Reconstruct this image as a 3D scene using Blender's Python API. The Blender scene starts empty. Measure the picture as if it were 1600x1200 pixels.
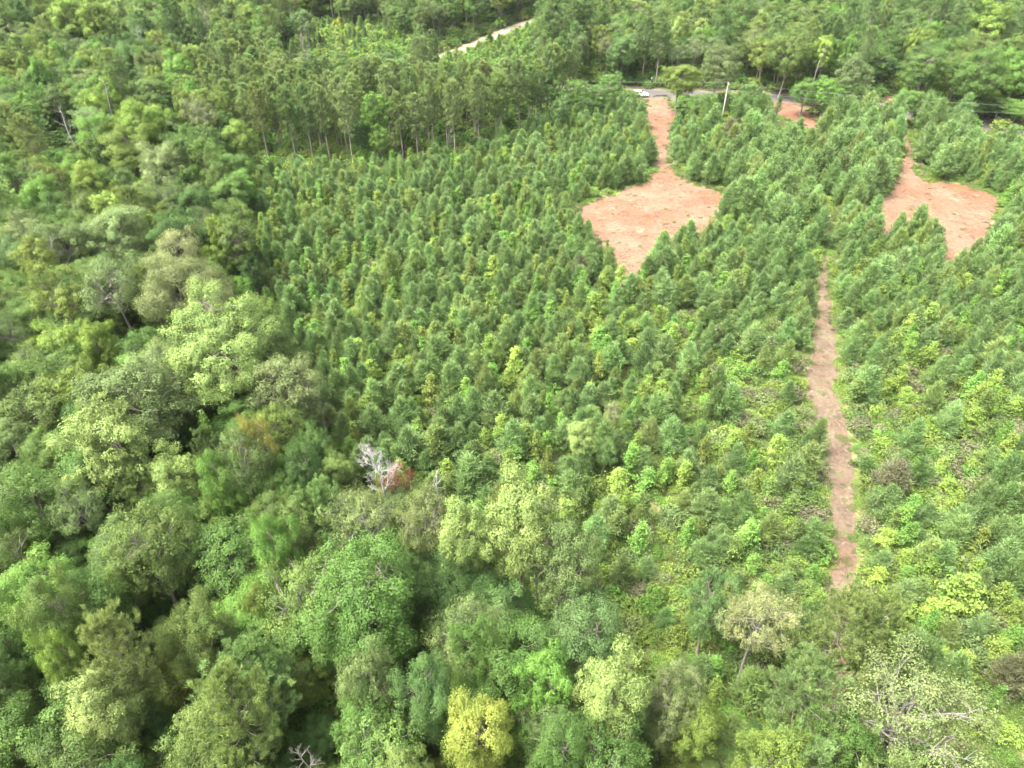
import bpy, bmesh, math, random
import numpy as np
from mathutils import Vector, Matrix, Euler, noise

rng = np.random.default_rng(7)
random.seed(7)
sc = bpy.context.scene
COL = sc.collection

# ------------------------------------------------------------------ camera, sky, sun, exposure
CAM_H, PITCH, FPX = 60.0, math.radians(39.0), 1110.0
cam = bpy.data.cameras.new('camera')
cam.sensor_width = 36.0
cam.lens = 36.0 * FPX / 1600.0
cam.clip_start, cam.clip_end = 0.5, 3000.0
camo = bpy.data.objects.new('camera', cam)
COL.objects.link(camo)
camo.location = (0, 0, CAM_H)
camo.rotation_euler = (math.pi / 2 - PITCH, 0, 0)
sc.camera = camo

SUN_EL, SUN_AZ = math.radians(62.0), math.radians(-105.0)      # azimuth from +Y, negative = towards -X
world = bpy.data.worlds.new('World')
sc.world = world
world.use_nodes = True
wn = world.node_tree.nodes
wn.clear()
sky = wn.new('ShaderNodeTexSky')
sky.sky_type = 'NISHITA'
sky.sun_disc = False
sky.sun_elevation = SUN_EL
sky.sun_rotation = SUN_AZ
sky.air_density, sky.dust_density, sky.ozone_density = 1.0, 8.0, 0.6
bg = wn.new('ShaderNodeBackground')
bg.inputs['Strength'].default_value = 0.15
wo = wn.new('ShaderNodeOutputWorld')
sat = wn.new('ShaderNodeHueSaturation')          # thin high cloud: the blue is washed out evenly
sat.inputs['Saturation'].default_value = 0.45
world.node_tree.links.new(sky.outputs[0], sat.inputs['Color'])
world.node_tree.links.new(sat.outputs[0], bg.inputs[0])
world.node_tree.links.new(bg.outputs[0], wo.inputs[0])

sun = bpy.data.lights.new('sun', 'SUN')
sun.energy = 1.3
sun.angle = math.radians(22.0)
sun.color = (1.0, 0.965, 0.90)
suno = bpy.data.objects.new('sun', sun)
COL.objects.link(suno)
sd = Vector((math.sin(SUN_AZ) * math.cos(SUN_EL), math.cos(SUN_AZ) * math.cos(SUN_EL), math.sin(SUN_EL)))
suno.rotation_euler = sd.to_track_quat('Z', 'Y').to_euler()
suno.location = (0, 0, 200)

sc.view_settings.view_transform = 'Standard'
sc.view_settings.look = 'None'
sc.view_settings.gamma = 1.0
sc.view_settings.use_curve_mapping = False
sc.view_settings.exposure = 2.88
HAZE = 0.00003
sc.render.engine = 'CYCLES'
sc.cycles.max_bounces = 6
sc.cycles.diffuse_bounces = 4
sc.cycles.glossy_bounces = 2
sc.cycles.transmission_bounces = 4
sc.cycles.use_denoising = True

# ------------------------------------------------------------------ pixel of the 1600x1200 photo <-> place
SP, CP = math.sin(PITCH), math.cos(PITCH)


def gp(u, v, z=0.0):
    x, y = (u - 800.0) / FPX, -(v - 600.0) / FPX
    d = np.array([x, y * SP + CP, y * CP - SP])
    t = (z - CAM_H) / d[2]
    return np.array([d[0] * t, d[1] * t, z])


def proj(P):
    P = np.asarray(P, float)
    d = P - np.array([0, 0, CAM_H])
    dep = d[..., 1] * CP - d[..., 2] * SP
    upc = d[..., 1] * SP + d[..., 2] * CP
    return 800 + FPX * d[..., 0] / dep, 600 - FPX * upc / dep, dep


def poly(pts):
    return np.array([gp(u, v)[:2] for u, v in pts])


def inside(P, pg):
    x, y = P[:, 0], P[:, 1]
    r = np.zeros(len(P), bool)
    n = len(pg)
    for i in range(n):
        x0, y0 = pg[i]
        x1, y1 = pg[(i + 1) % n]
        c = ((y0 > y) != (y1 > y)) & (x < (x1 - x0) * (y - y0) / (y1 - y0 + 1e-12) + x0)
        r ^= c
    return r


def edge_dist(P, pg):
    best = np.full(len(P), 1e9)
    n = len(pg)
    for i in range(n):
        a, b = pg[i], pg[(i + 1) % n]
        ab = b - a
        t = np.clip(((P - a) @ ab) / (ab @ ab + 1e-9), 0, 1)
        best = np.minimum(best, np.linalg.norm(P - a - t[:, None] * ab, axis=1))
    return best


# ------------------------------------------------------------------ materials
def nodes_of(name):
    m = bpy.data.materials.new(name)
    m.use_nodes = True
    n = m.node_tree.nodes
    n.clear()
    return m, n, m.node_tree.links


def math_node(n, l, op, a, b):
    k = n.new('ShaderNodeMath')
    k.operation = op
    for i, s in enumerate((a, b)):
        if isinstance(s, (int, float)):
            k.inputs[i].default_value = s
        else:
            l.new(s, k.inputs[i])
    return k.outputs[0]


def leaf_material(name, trans=0.22, rough=0.6, spec=0.12, var=0.55, hue=0.020):
    m, n, l = nodes_of(name)
    tint = n.new('ShaderNodeAttribute')
    tint.attribute_type = 'INSTANCER'
    tint.attribute_name = 'tint'
    tone = n.new('ShaderNodeAttribute')
    tone.attribute_type = 'GEOMETRY'
    tone.attribute_name = 'tone'
    geo = n.new('ShaderNodeNewGeometry')
    nz = n.new('ShaderNodeTexNoise')
    nz.inputs['Scale'].default_value = 0.45
    nz.inputs['Detail'].default_value = 3.0
    l.new(geo.outputs['Position'], nz.inputs['Vector'])
    hsv = n.new('ShaderNodeHueSaturation')
    val = math_node(n, l, 'ADD', math_node(n, l, 'MULTIPLY', tone.outputs['Fac'], var), 1.0 - var * 0.5)
    val = math_node(n, l, 'MULTIPLY', val, math_node(n, l, 'ADD', nz.outputs['Fac'], 0.5))
    l.new(val, hsv.inputs['Value'])
    hu = math_node(n, l, 'SUBTRACT', 0.5 + hue, math_node(n, l, 'MULTIPLY', nz.outputs['Fac'], 2 * hue))
    l.new(hu, hsv.inputs['Hue'])
    hsv.inputs['Saturation'].default_value = 0.94
    l.new(tint.outputs['Color'], hsv.inputs['Color'])
    p = n.new('ShaderNodeBsdfPrincipled')
    p.inputs['Roughness'].default_value = rough
    p.inputs['Specular IOR Level'].default_value = spec
    l.new(hsv.outputs[0], p.inputs['Base Color'])
    tr = n.new('ShaderNodeBsdfTranslucent')
    h2 = n.new('ShaderNodeHueSaturation')
    h2.inputs['Hue'].default_value = 0.485
    h2.inputs['Saturation'].default_value = 1.1
    h2.inputs['Value'].default_value = 1.25
    l.new(hsv.outputs[0], h2.inputs['Color'])
    l.new(h2.outputs[0], tr.inputs['Color'])
    mx = n.new('ShaderNodeMixShader')
    mx.inputs[0].default_value = trans
    l.new(p.outputs[0], mx.inputs[1])
    l.new(tr.outputs[0], mx.inputs[2])
    o = n.new('ShaderNodeOutputMaterial')
    l.new(mx.outputs[0], o.inputs[0])
    return m


def ramp_material(name, stops, scale, detail=6.0, rough=0.9, scale2=None, stretch=(1, 1, 1), bump=0.0, spots=None):
    """Noise-driven colour with a second finer noise on the value; spots = (colour, scale, low, high)."""
    m, n, l = nodes_of(name)
    geo = n.new('ShaderNodeNewGeometry')
    mp = n.new('ShaderNodeMapping')
    mp.inputs['Scale'].default_value = stretch
    l.new(geo.outputs['Position'], mp.inputs['Vector'])
    nz = n.new('ShaderNodeTexNoise')
    nz.inputs['Scale'].default_value = scale
    nz.inputs['Detail'].default_value = detail
    nz.inputs['Roughness'].default_value = 0.65
    l.new(mp.outputs[0], nz.inputs['Vector'])
    rp = n.new('ShaderNodeValToRGB')
    while len(rp.color_ramp.elements) < len(stops):
        rp.color_ramp.elements.new(0.5)
    for e, (pos, c) in zip(rp.color_ramp.elements, stops):
        e.position, e.color = pos, (*c, 1)
    l.new(nz.outputs['Fac'], rp.inputs[0])
    col = rp.outputs[0]
    if spots:
        for c, s, lo, hi in spots:
            n3 = n.new('ShaderNodeTexNoise')
            n3.inputs['Scale'].default_value = s
            n3.inputs['Detail'].default_value = 4
            l.new(geo.outputs['Position'], n3.inputs['Vector'])
            mr = n.new('ShaderNodeMapRange')
            mr.inputs[1].default_value, mr.inputs[2].default_value = lo, hi
            l.new(n3.outputs['Fac'], mr.inputs[0])
            mix = n.new('ShaderNodeMix')
            mix.data_type = 'RGBA'
            l.new(mr.outputs[0], mix.inputs[0])
            l.new(col, mix.inputs[6])
            mix.inputs[7].default_value = (*c, 1)
            col = mix.outputs[2]
    if scale2:
        n2 = n.new('ShaderNodeTexNoise')
        n2.inputs['Scale'].default_value = scale2
        n2.inputs['Detail'].default_value = 5
        l.new(mp.outputs[0], n2.inputs['Vector'])
        hs = n.new('ShaderNodeHueSaturation')
        l.new(math_node(n, l, 'ADD', math_node(n, l, 'MULTIPLY', n2.outputs['Fac'], 1.1), 0.45), hs.inputs['Value'])
        l.new(col, hs.inputs['Color'])
        col = hs.outputs[0]
    p = n.new('ShaderNodeBsdfPrincipled')
    p.inputs['Roughness'].default_value = rough
    p.inputs['Specular IOR Level'].default_value = 0.2
    l.new(col, p.inputs['Base Color'])
    if bump:
        b = n.new('ShaderNodeBump')
        b.inputs['Strength'].default_value = bump
        b.inputs['Distance'].default_value = 0.1
        l.new((n2 if scale2 else nz).outputs['Fac'], b.inputs['Height'])
        l.new(b.outputs[0], p.inputs['Normal'])
    o = n.new('ShaderNodeOutputMaterial')
    l.new(p.outputs[0], o.inputs[0])
    return m


def plain(name, c, rough=0.5, metal=0.0, spec=0.5):
    m, n, l = nodes_of(name)
    p = n.new('ShaderNodeBsdfPrincipled')
    nz = n.new('ShaderNodeTexNoise')
    nz.inputs['Scale'].default_value = 6
    hs = n.new('ShaderNodeHueSaturation')
    hs.inputs['Color'].default_value = (*c, 1)
    l.new(math_node(n, l, 'ADD', math_node(n, l, 'MULTIPLY', nz.outputs['Fac'], 0.3), 0.85), hs.inputs['Value'])
    l.new(hs.outputs[0], p.inputs['Base Color'])
    p.inputs['Roughness'].default_value = rough
    p.inputs['Metallic'].default_value = metal
    p.inputs['Specular IOR Level'].default_value = spec
    o = n.new('ShaderNodeOutputMaterial')
    l.new(p.outputs[0], o.inputs[0])
    return m


M_LEAF = leaf_material('broad_leaves')
M_NEEDLE = leaf_material('pine_needles', trans=0.32, rough=0.45, spec=0.2, var=0.6, hue=0.012)
M_BARK = ramp_material('bark', [(0.3, (0.10, 0.085, 0.07)), (0.7, (0.25, 0.215, 0.18))], 3.0, rough=0.95, stretch=(1, 1, 0.3))
M_PALE = ramp_material('pale_bark', [(0.3, (0.11, 0.10, 0.085)), (0.7, (0.20, 0.185, 0.16))], 3.0, rough=0.9, stretch=(1, 1, 0.3))
M_BONE = ramp_material('bleached_wood', [(0.3, (0.17, 0.16, 0.145)), (0.7, (0.29, 0.275, 0.255))], 2.5, rough=0.85, stretch=(1, 1, 0.3))
M_GROUND = ramp_material('forest_floor', [(0.3, (0.030, 0.045, 0.012)), (0.5, (0.055, 0.075, 0.018)), (0.62, (0.10, 0.10, 0.035)), (0.78, (0.17, 0.135, 0.075))],
                         0.16, 8, 0.95, scale2=3.0, bump=0.6, spots=[((0.21, 0.155, 0.095), 0.35, 0.60, 0.72)])
M_CLAY = ramp_material('red_clay', [(0.30, (0.086, 0.046, 0.026)), (0.5, (0.105, 0.062, 0.038)), (0.70, (0.122, 0.084, 0.054))],
                       0.13, 9, 0.95, scale2=1.6, bump=0.9, stretch=(0.9, 1.1, 1), spots=[((0.100, 0.044, 0.023), 0.07, 0.50, 0.64), ((0.055, 0.038, 0.025), 0.8, 0.58, 0.70), ((0.128, 0.096, 0.064), 0.45, 0.60, 0.74), ((0.060, 0.066, 0.022), 0.28, 0.64, 0.74)])
M_TRAIL = ramp_material('trail_earth', [(0.28, (0.054, 0.037, 0.024)), (0.5, (0.076, 0.055, 0.036)), (0.72, (0.112, 0.089, 0.060))],
                        0.30, 8, 0.95, scale2=2.2, bump=0.9, spots=[((0.086, 0.052, 0.032), 0.12, 0.54, 0.68), ((0.055, 0.060, 0.021), 0.6, 0.58, 0.70), ((0.14, 0.115, 0.08), 1.4, 0.64, 0.74)])
M_VERGE = ramp_material('dry_verge', [(0.3, (0.05, 0.065, 0.022)), (0.5, (0.075, 0.070, 0.036)), (0.75, (0.115, 0.085, 0.055))], 0.3, 6, 0.95, scale2=3.0)
M_ASPH = ramp_material('asphalt', [(0.3, (0.050, 0.044, 0.043)), (0.7, (0.068, 0.059, 0.057))], 0.5, 5, 0.85, scale2=8.0, stretch=(0.2, 2, 1))
M_GRAVEL = ramp_material('pale_gravel', [(0.3, (0.17, 0.135, 0.095)), (0.7, (0.25, 0.21, 0.155))], 0.4, 5, 0.9, scale2=3.0)
M_PAINT = plain('faded_white_paint', (0.16, 0.155, 0.14), 0.8)
M_CAR = plain('white_car_paint', (0.78, 0.79, 0.80), 0.3)
M_GLASS = plain('dark_car_glass', (0.02, 0.025, 0.03), 0.1, 0, 0.6)
M_TYRE = plain('tyre_rubber', (0.025, 0.025, 0.025), 0.85)
M_METAL = plain('dull_metal', (0.20, 0.21, 0.22), 0.55, 0.6)
M_LAMP = plain('clear_lamp_glass', (0.7, 0.7, 0.66), 0.2)
M_POLE = ramp_material('weathered_pole_wood', [(0.3, (0.24, 0.23, 0.20)), (0.7, (0.34, 0.33, 0.29))], 4, rough=0.9, stretch=(1, 1, 0.2))
M_WIRE = plain('bright_wire', (0.20, 0.21, 0.21), 0.4, 0.3)


# ------------------------------------------------------------------ mesh building from arrays
class Shape:
    def __init__(self):
        self.v, self.f, self.t, self.m, self.n = [], [], [], [], 0

    def add(self, V, F, tone=0.5, mat=0):
        V = np.asarray(V, np.float32).reshape(-1, 3)
        F = np.asarray(F, np.int64)
        self.v.append(V)
        self.f.append(F + self.n)
        self.t.append(np.broadcast_to(np.asarray(tone, np.float32), (len(V),)))
        self.m.append(np.full(len(F), mat, np.int32))
        self.n += len(V)

    def tube(self, P, R, sides=5, mat=0):
        P = np.asarray(P, float)
        R = np.asarray(R, float)
        K = len(P)
        T = np.gradient(P, axis=0)
        T /= np.linalg.norm(T, axis=1)[:, None] + 1e-9
        ref = np.where(np.abs(T[:, 2:3]) > 0.9, np.array([[1.0, 0, 0]]), np.array([[0, 0, 1.0]]))
        A = np.cross(T, ref)
        A /= np.linalg.norm(A, axis=1)[:, None] + 1e-9
        B = np.cross(T, A)
        a = np.arange(sides) * 2 * math.pi / sides
        V = P[:, None] + R[:, None, None] * (np.cos(a)[None, :, None] * A[:, None] + np.sin(a)[None, :, None] * B[:, None])
        i = np.arange(K - 1)[:, None] * sides
        j = np.arange(sides)[None]
        j2 = (j + 1) % sides
        F = np.stack([i + j, i + j2, i + sides + j2, i + sides + j], -1).reshape(-1, 4)
        self.add(V.reshape(-1, 3), F, 0.5, mat)

    def leaves(self, C, N, size, tone, aspect=0.62, mat=0):
        n = len(C)
        N = N / (np.linalg.norm(N, axis=1)[:, None] + 1e-9)
        A = np.cross(N, rng.normal(size=(n, 3)))
        A /= np.linalg.norm(A, axis=1)[:, None] + 1e-9
        B = np.cross(N, A)
        s = (size * rng.uniform(0.65, 1.35, n))[:, None]
        fold = N * s * 0.16
        V = np.stack([C - A * s * 0.5, C + B * s * aspect * 0.5 + fold, C + A * s * 0.5, C - B * s * aspect * 0.5 + fold], 1)
        F = np.arange(4 * n).reshape(n, 4)
        self.add(V.reshape(-1, 3), F, np.repeat(tone, 4), mat)

    def blades(self, C, D, length, width, tone, mat=0):
        n = len(C)
        D = D / (np.linalg.norm(D, axis=1)[:, None] + 1e-9)
        B = np.cross(D, rng.normal(size=(n, 3)))
        B /= np.linalg.norm(B, axis=1)[:, None] + 1e-9
        L = (length * rng.uniform(0.7, 1.3, n))[:, None]
        V = np.stack([C - B * width, C + B * width, C + D * L], 1)
        F = np.arange(3 * n).reshape(n, 3)
        self.add(V.reshape(-1, 3), F, np.repeat(tone, 3), mat)

    def mesh(self, name, mats):
        me = bpy.data.meshes.new(name)
        V = np.concatenate(self.v)
        me.vertices.add(len(V))
        me.vertices.foreach_set('co', V.ravel())
        loops = np.concatenate([f.ravel() for f in self.f]).astype(np.int32)
        sizes = np.concatenate([np.full(len(f), f.shape[1], np.int32) for f in self.f])
        me.loops.add(len(loops))
        me.loops.foreach_set('vertex_index', loops)
        me.polygons.add(len(sizes))
        me.polygons.foreach_set('loop_start', np.concatenate([[0], np.cumsum(sizes)[:-1]]).astype(np.int32))
        me.polygons.foreach_set('material_index', np.concatenate(self.m))
        at = me.attributes.new('tone', 'FLOAT', 'POINT')
        at.data.foreach_set('value', np.concatenate(self.t).astype(np.float32))
        for m in mats:
            me.materials.append(m)
        me.update(calc_edges=True)
        return me


def unit(n):
    d = rng.normal(size=(n, 3))
    return d / np.linalg.norm(d, axis=1)[:, None]


def lobes(D, seed, k=7, amp=0.3):
    r = np.random.default_rng(seed)
    c = r.normal(size=(k, 3))
    c[:, 2] = np.abs(c[:, 2]) * 0.7
    c /= np.linalg.norm(c, axis=1)[:, None]
    w = r.uniform(0.5, 1.0, k)
    return 1 - amp + amp * 1.5 * np.max(w * np.exp(-(1 - D @ c.T) * 7), axis=1)


def bend(a, b, k=5, sag=0.0, jit=0.05):
    t = np.linspace(0, 1, k)[:, None]
    L = np.linalg.norm(b - a)
    P = a + (b - a) * t + np.array([0, 0, 1.0]) * (sag * L * np.sin(t * math.pi))
    P[1:-1] += rng.normal(size=(k - 2, 3)) * jit * L
    return P


def broadleaf(seed, H, R, base, n_clump, clump_r, n_leaf, leaf, flat=0.75, amp=0.34, pale=False, inner=0.25, up=0.5, limb_r=0.05, twigs=0):
    """Trunk shape (with its limbs) and crown shape of one broadleaf tree."""
    W, C = Shape(), Shape()
    cz, hz = (H + base) / 2, (H - base) / 2
    k = np.arange(n_clump) + 0.5
    zz = 1 - k / n_clump * 1.62
    ph = k * 2.399963 + rng.normal(size=n_clump) * 0.25
    zz = np.clip(zz + rng.normal(size=n_clump) * 0.06, -0.7, 1)
    rr = np.sqrt(1 - zz ** 2)
    D = np.stack([rr * np.cos(ph), rr * np.sin(ph), zz], 1)
    s = lobes(D, seed, 8, amp)
    s *= rng.uniform(0.84, 1.10, n_clump)
    s *= np.where(rng.random(n_clump) < inner, rng.uniform(0.45, 0.8, n_clump), 1.0)
    cc = D * s[:, None] * np.array([R - clump_r * 0.5, R - clump_r * 0.5, hz - clump_r * 0.4]) + np.array([0, 0, cz])
    lean = rng.normal(size=2) * 0.04 * H
    tk = np.linspace(0, 1, 8)
    TP = np.stack([lean[0] * tk ** 2 + 0.02 * H * np.sin(tk * 5 + seed), lean[1] * tk ** 2 + 0.02 * H * np.cos(tk * 4 + seed) - 0.02 * H, tk * (base + (H - base) * 0.72)], 1)
    r0 = 0.016 * H
    W.tube(TP, r0 * (1 - 0.72 * tk) * np.where(tk == 0, 1.35, 1), 7)
    n_l = max(6, n_clump // 9)
    seeds = np.argsort(rng.random(n_clump))[:n_l]
    own = np.argmin(np.linalg.norm(cc[:, None] - cc[seeds][None], axis=2) + rng.random((n_clump, n_l)) * 0.2, axis=1)
    for i in range(n_l):
        mem = np.where(own == i)[0]
        if not len(mem):
            continue
        tip = cc[mem].mean(0)
        z0 = max(base * 0.85, tip[2] - 0.55 * np.linalg.norm(tip[:2]) - 0.10 * H)
        t0 = min(z0 / TP[-1, 2], 1)
        a = np.array([np.interp(t0, tk, TP[:, j]) for j in range(3)])
        q = a + (tip - a) * 0.85
        P = bend(a, q, 5, 0.08)
        W.tube(P, np.linspace(limb_r * 2.0, limb_r * 0.9, 5), 5)
        for j in mem:
            st = P[2 + (j % 3)] if j % 3 < 3 else P[-1]
            Q = bend(st, cc[j] + np.array([0, 0, -0.1]), 4, 0.06, 0.07)
            W.tube(Q, np.linspace(limb_r * 0.85, limb_r * 0.3, 4), 4)
            for _ in range(twigs):
                W.tube(bend(Q[2], cc[j] + unit(1)[0] * clump_r * np.array([1, 1, flat]), 3, 0, 0.08), np.linspace(limb_r * 0.42, limb_r * 0.15, 3), 3)
    for j in range(n_clump):
        cr = clump_r * rng.uniform(0.65, 1.35)
        m = int(n_leaf * (cr / clump_r) ** 2 * rng.uniform(0.8, 1.2))
        # small leafy tufts within the clump
        nt = max(4, m // 11)
        td = unit(nt)
        td[:, 2] = np.abs(td[:, 2]) * np.where(rng.random(nt) < 0.8, 1, -1)
        td = td + D[j] * 0.35
        tc = td * (cr * rng.uniform(0.45, 1.0, nt) ** 0.6)[:, None] * np.array([1, 1, flat])
        w = rng.integers(0, nt, m)
        d = tc[w] + rng.normal(size=(m, 3)) * cr * 0.16
        nrm = td[w] * 0.95 + np.array([0, 0, up * 0.7]) + rng.normal(size=(m, 3)) * 0.36
        tone = np.clip(0.5 + rng.normal() * 0.16 + (rng.random(nt) - 0.5)[w] * 0.35 + rng.normal(size=m) * 0.10, 0, 1)
        C.leaves(cc[j] + d, nrm, leaf, tone)
    return W.mesh('trunk', [M_PALE if pale else M_BARK]), C.mesh('crown', [M_LEAF])


def tall_pine(seed, H, R, base, n_br, n_tuft, n_blade, blade=0.34, width=0.022, tuft=0.0, flat=0.8, needle_up=0.5):
    W, C = Shape(), Shape()
    tk = np.linspace(0, 1, 9)
    lean = rng.normal(size=2) * 0.02 * H
    TP = np.stack([lean[0] * tk ** 2, lean[1] * tk ** 2, tk * H * 0.97], 1)
    W.tube(TP, 0.0115 * H * (1 - 0.85 * tk) * np.where(tk == 0, 1.3, 1), 7)
    for i in range(n_br):
        t = (i + 0.5) / n_br
        z = base + (H - base) * (t ** 0.8) * 0.95
        prof = math.sin(math.pi * min(1, 0.16 + 0.80 * t)) ** 0.75
        L = R * prof * rng.uniform(0.65, 1.12)
        az = i * 2.399963 + rng.normal() * 0.3
        el = math.radians(rng.uniform(2, 22) + 48 * t ** 2)
        a = np.array([np.interp(z / H, tk, TP[:, 0]), np.interp(z / H, tk, TP[:, 1]), z])
        d = np.array([math.cos(az) * math.cos(el), math.sin(az) * math.cos(el), math.sin(el)])
        P = bend(a, a + d * L, 5, -0.06, 0.04)
        W.tube(P, np.linspace(0.05, 0.015, 5) * (0.6 + 0.5 * (1 - t)), 4)
        nt = max(3, int(n_tuft * (0.5 + 0.6 * L / R)))
        btone = rng.normal() * 0.12
        for k in range(nt):
            s = 1 - 0.62 * rng.random() ** 1.3
            c = a + d * L * s + rng.normal(size=3) * np.array([1, 1, 0.55]) * L * 0.20 * (1.2 - 0.5 * s)
            c[2] += 0.10 * L * s
            m = int(n_blade * rng.uniform(0.7, 1.3))
            dirs = unit(m)
            dirs[:, 2] = np.abs(dirs[:, 2]) * 0.9 - 0.15
            dirs = dirs + d * 0.35 + np.array([0, 0, needle_up])
            tone = np.clip(0.5 + btone + rng.normal() * 0.14 + rng.normal(size=m) * 0.16, 0, 1)
            C.blades(c + rng.normal(size=(m, 3)) * blade * 0.28, dirs, blade, width, tone)
    # bare dead stubs below the crown
    for i in range(5):
        z = base * rng.uniform(0.62, 0.98)
        az = rng.random() * 6.28
        a = np.array([0, 0, z])
        b = a + np.array([math.cos(az), math.sin(az), 0.1]) * rng.uniform(0.4, 1.0)
        W.tube(bend(a, b, 3), [0.025, 0.018, 0.008], 4)
    return W.mesh('trunk', [M_BARK]), C.mesh('crown', [M_NEEDLE])


def young_pine(seed, H, R, whorls, n_blade, blade=0.27, width=0.024, point=0.62):
    W, C = Shape(), Shape()
    W.tube(np.array([[0, 0, 0], [0.02, 0, H * 0.5], [0, 0.02, H * 0.96]]), [0.055, 0.035, 0.012], 5)
    tipd = rng.normal(size=2) * 0.05
    nbr = whorls * 7
    for b in range(nbr):
        t = ((b + rng.random()) / nbr) ** 1.05
        z = 0.08 * H + 0.84 * H * t
        prof = (1 - t) ** point * (0.66 + 0.34 * min(1, t / 0.25))
        az = b * 2.399963 + rng.normal() * 0.35
        el = math.radians(26 + 34 * t + rng.normal() * 10)
        L = max(0.30, R * prof * rng.uniform(0.68, 1.18))
        d = np.array([math.cos(az) * math.cos(el), math.sin(az) * math.cos(el), math.sin(el)])
        a = np.array([0, 0, z])
        tip = a + d * L + np.array([0, 0, 0.20 * L])
        W.tube(bend(a, tip, 3, -0.06, 0.02), [0.02, 0.012, 0.005], 3)
        m = int(n_blade * (0.5 + 0.55 * L / R))
        s = rng.random(m) ** 0.55
        c = a + (tip - a) * s[:, None] + np.array([0, 0, -1]) * (0.06 * L * np.sin(s * math.pi))[:, None]
        dirs = unit(m) * 0.85 + d * 0.6 + np.array([0, 0, 0.6])
        tone = np.clip(0.44 + 0.13 * rng.normal() + 0.12 * s + rng.normal(size=m) * 0.15, 0, 1)
        C.blades(c + rng.normal(size=(m, 3)) * 0.13, dirs, blade, width, tone)
    m = n_blade
    s = rng.random(m)
    c = np.stack([tipd[0] * s, tipd[1] * s, H * (0.82 + 0.2 * s)], 1)
    C.blades(c, unit(m) * 0.6 + np.array([0, 0, 1.0]), blade * 0.9, width, np.clip(0.62 + rng.normal(size=m) * 0.12, 0, 1))
    return W.mesh('trunk', [M_BARK]), C.mesh('crown', [M_NEEDLE])


def sapling(seed, H, R, n_br, n_leaf, leaf=0.19, cone=0.75):
    W, C = Shape(), Shape()
    W.tube(np.array([[0, 0, 0], [0.05, 0.02, H * 0.5], [0, 0, H * 0.97]]), [0.05, 0.035, 0.012], 5)
    for i in range(n_br):
        t = (i + 0.5) / n_br
        z = 0.10 * H + 0.87 * H * t
        prof = (1 - t) ** cone * (0.7 + 0.3 * min(1, t / 0.3)) + 0.07
        L = R * prof * rng.uniform(0.6, 1.25)
        az = i * 2.399963 + rng.normal() * 0.4
        el = math.radians(20 + 30 * t)
        d = np.array([math.cos(az) * math.cos(el), math.sin(az) * math.cos(el), math.sin(el)])
        a = np.array([0, 0, z])
        W.tube(bend(a, a + d * L, 3, 0.02, 0.03), [0.018, 0.012, 0.005], 3)
        m = int(n_leaf * (0.45 + 0.6 * prof))
        s = rng.random(m) ** 0.55
        c = a + d * (L * s)[:, None] + rng.normal(size=(m, 3)) * np.array([0.17, 0.17, 0.12]) * (0.6 + R * 0.4)
        nrm = d * 0.4 + np.array([0, 0, 0.6]) + rng.normal(size=(m, 3)) * 0.4
        tone = np.clip(0.5 + rng.normal() * 0.15 + 0.1 * (s - 0.5) + rng.normal(size=m) * 0.15, 0, 1)
        C.leaves(c, nrm, leaf, tone)
    return W.mesh('trunk', [M_BARK]), C.mesh('crown', [M_LEAF])


def shrub(seed, H, R, n_cl, n_leaf, leaf=0.16):
    W, C = Shape(), Shape()
    for i in range(n_cl):
        az, q = i * 2.399963, math.sqrt((i + 0.4) / n_cl)
        p = np.array([math.cos(az) * R * q * 0.8, math.sin(az) * R * q * 0.8, H * (0.80 - 0.45 * q * q) * rng.uniform(0.75, 1.15)])
        W.tube(bend(np.array([p[0] * 0.12, p[1] * 0.12, 0]), p, 3, 0.05, 0.05), [0.022, 0.015, 0.006], 3)
        cr = R * 0.36 * rng.uniform(0.7, 1.3)
        d = unit(n_leaf)
        d[:, 2] = np.abs(d[:, 2]) - 0.25
        c = p + d * (cr * rng.random(n_leaf) ** 0.4)[:, None]
        nrm = d * 0.5 + np.array([0, 0, 0.6]) + rng.normal(size=(n_leaf, 3)) * 0.45
        C.leaves(c, nrm, leaf, np.clip(0.5 + rng.normal() * 0.18 + rng.normal(size=n_leaf) * 0.16, 0, 1))
    return W.mesh('stem', [M_BARK]), C.mesh('foliage', [M_LEAF])


def herb_patch(R, n, leaf, tall):
    """Low weeds and grass: blades and small leaves on a disc."""
    C = Shape()
    a, q = rng.random(n) * 6.28, np.sqrt(rng.random(n)) * R
    h = tall * rng.random(n) ** 1.4 * (1 - 0.6 * q / R)
    c = np.stack([np.cos(a) * q, np.sin(a) * q, h], 1)
    tone = np.clip(0.5 + rng.normal(size=n) * 0.22, 0, 1)
    k = n // 2
    C.leaves(c[:k], np.array([0, 0, 0.8]) + rng.normal(size=(k, 3)) * 0.45, leaf, tone[:k])
    c[k:, 2] = 0
    C.blades(c[k:], np.array([0, 0, 1.0]) + rng.normal(size=(n - k, 3)) * 0.45, tall * 1.1, 0.02, tone[k:])
    return C.mesh('weeds', [M_LEAF])


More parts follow.
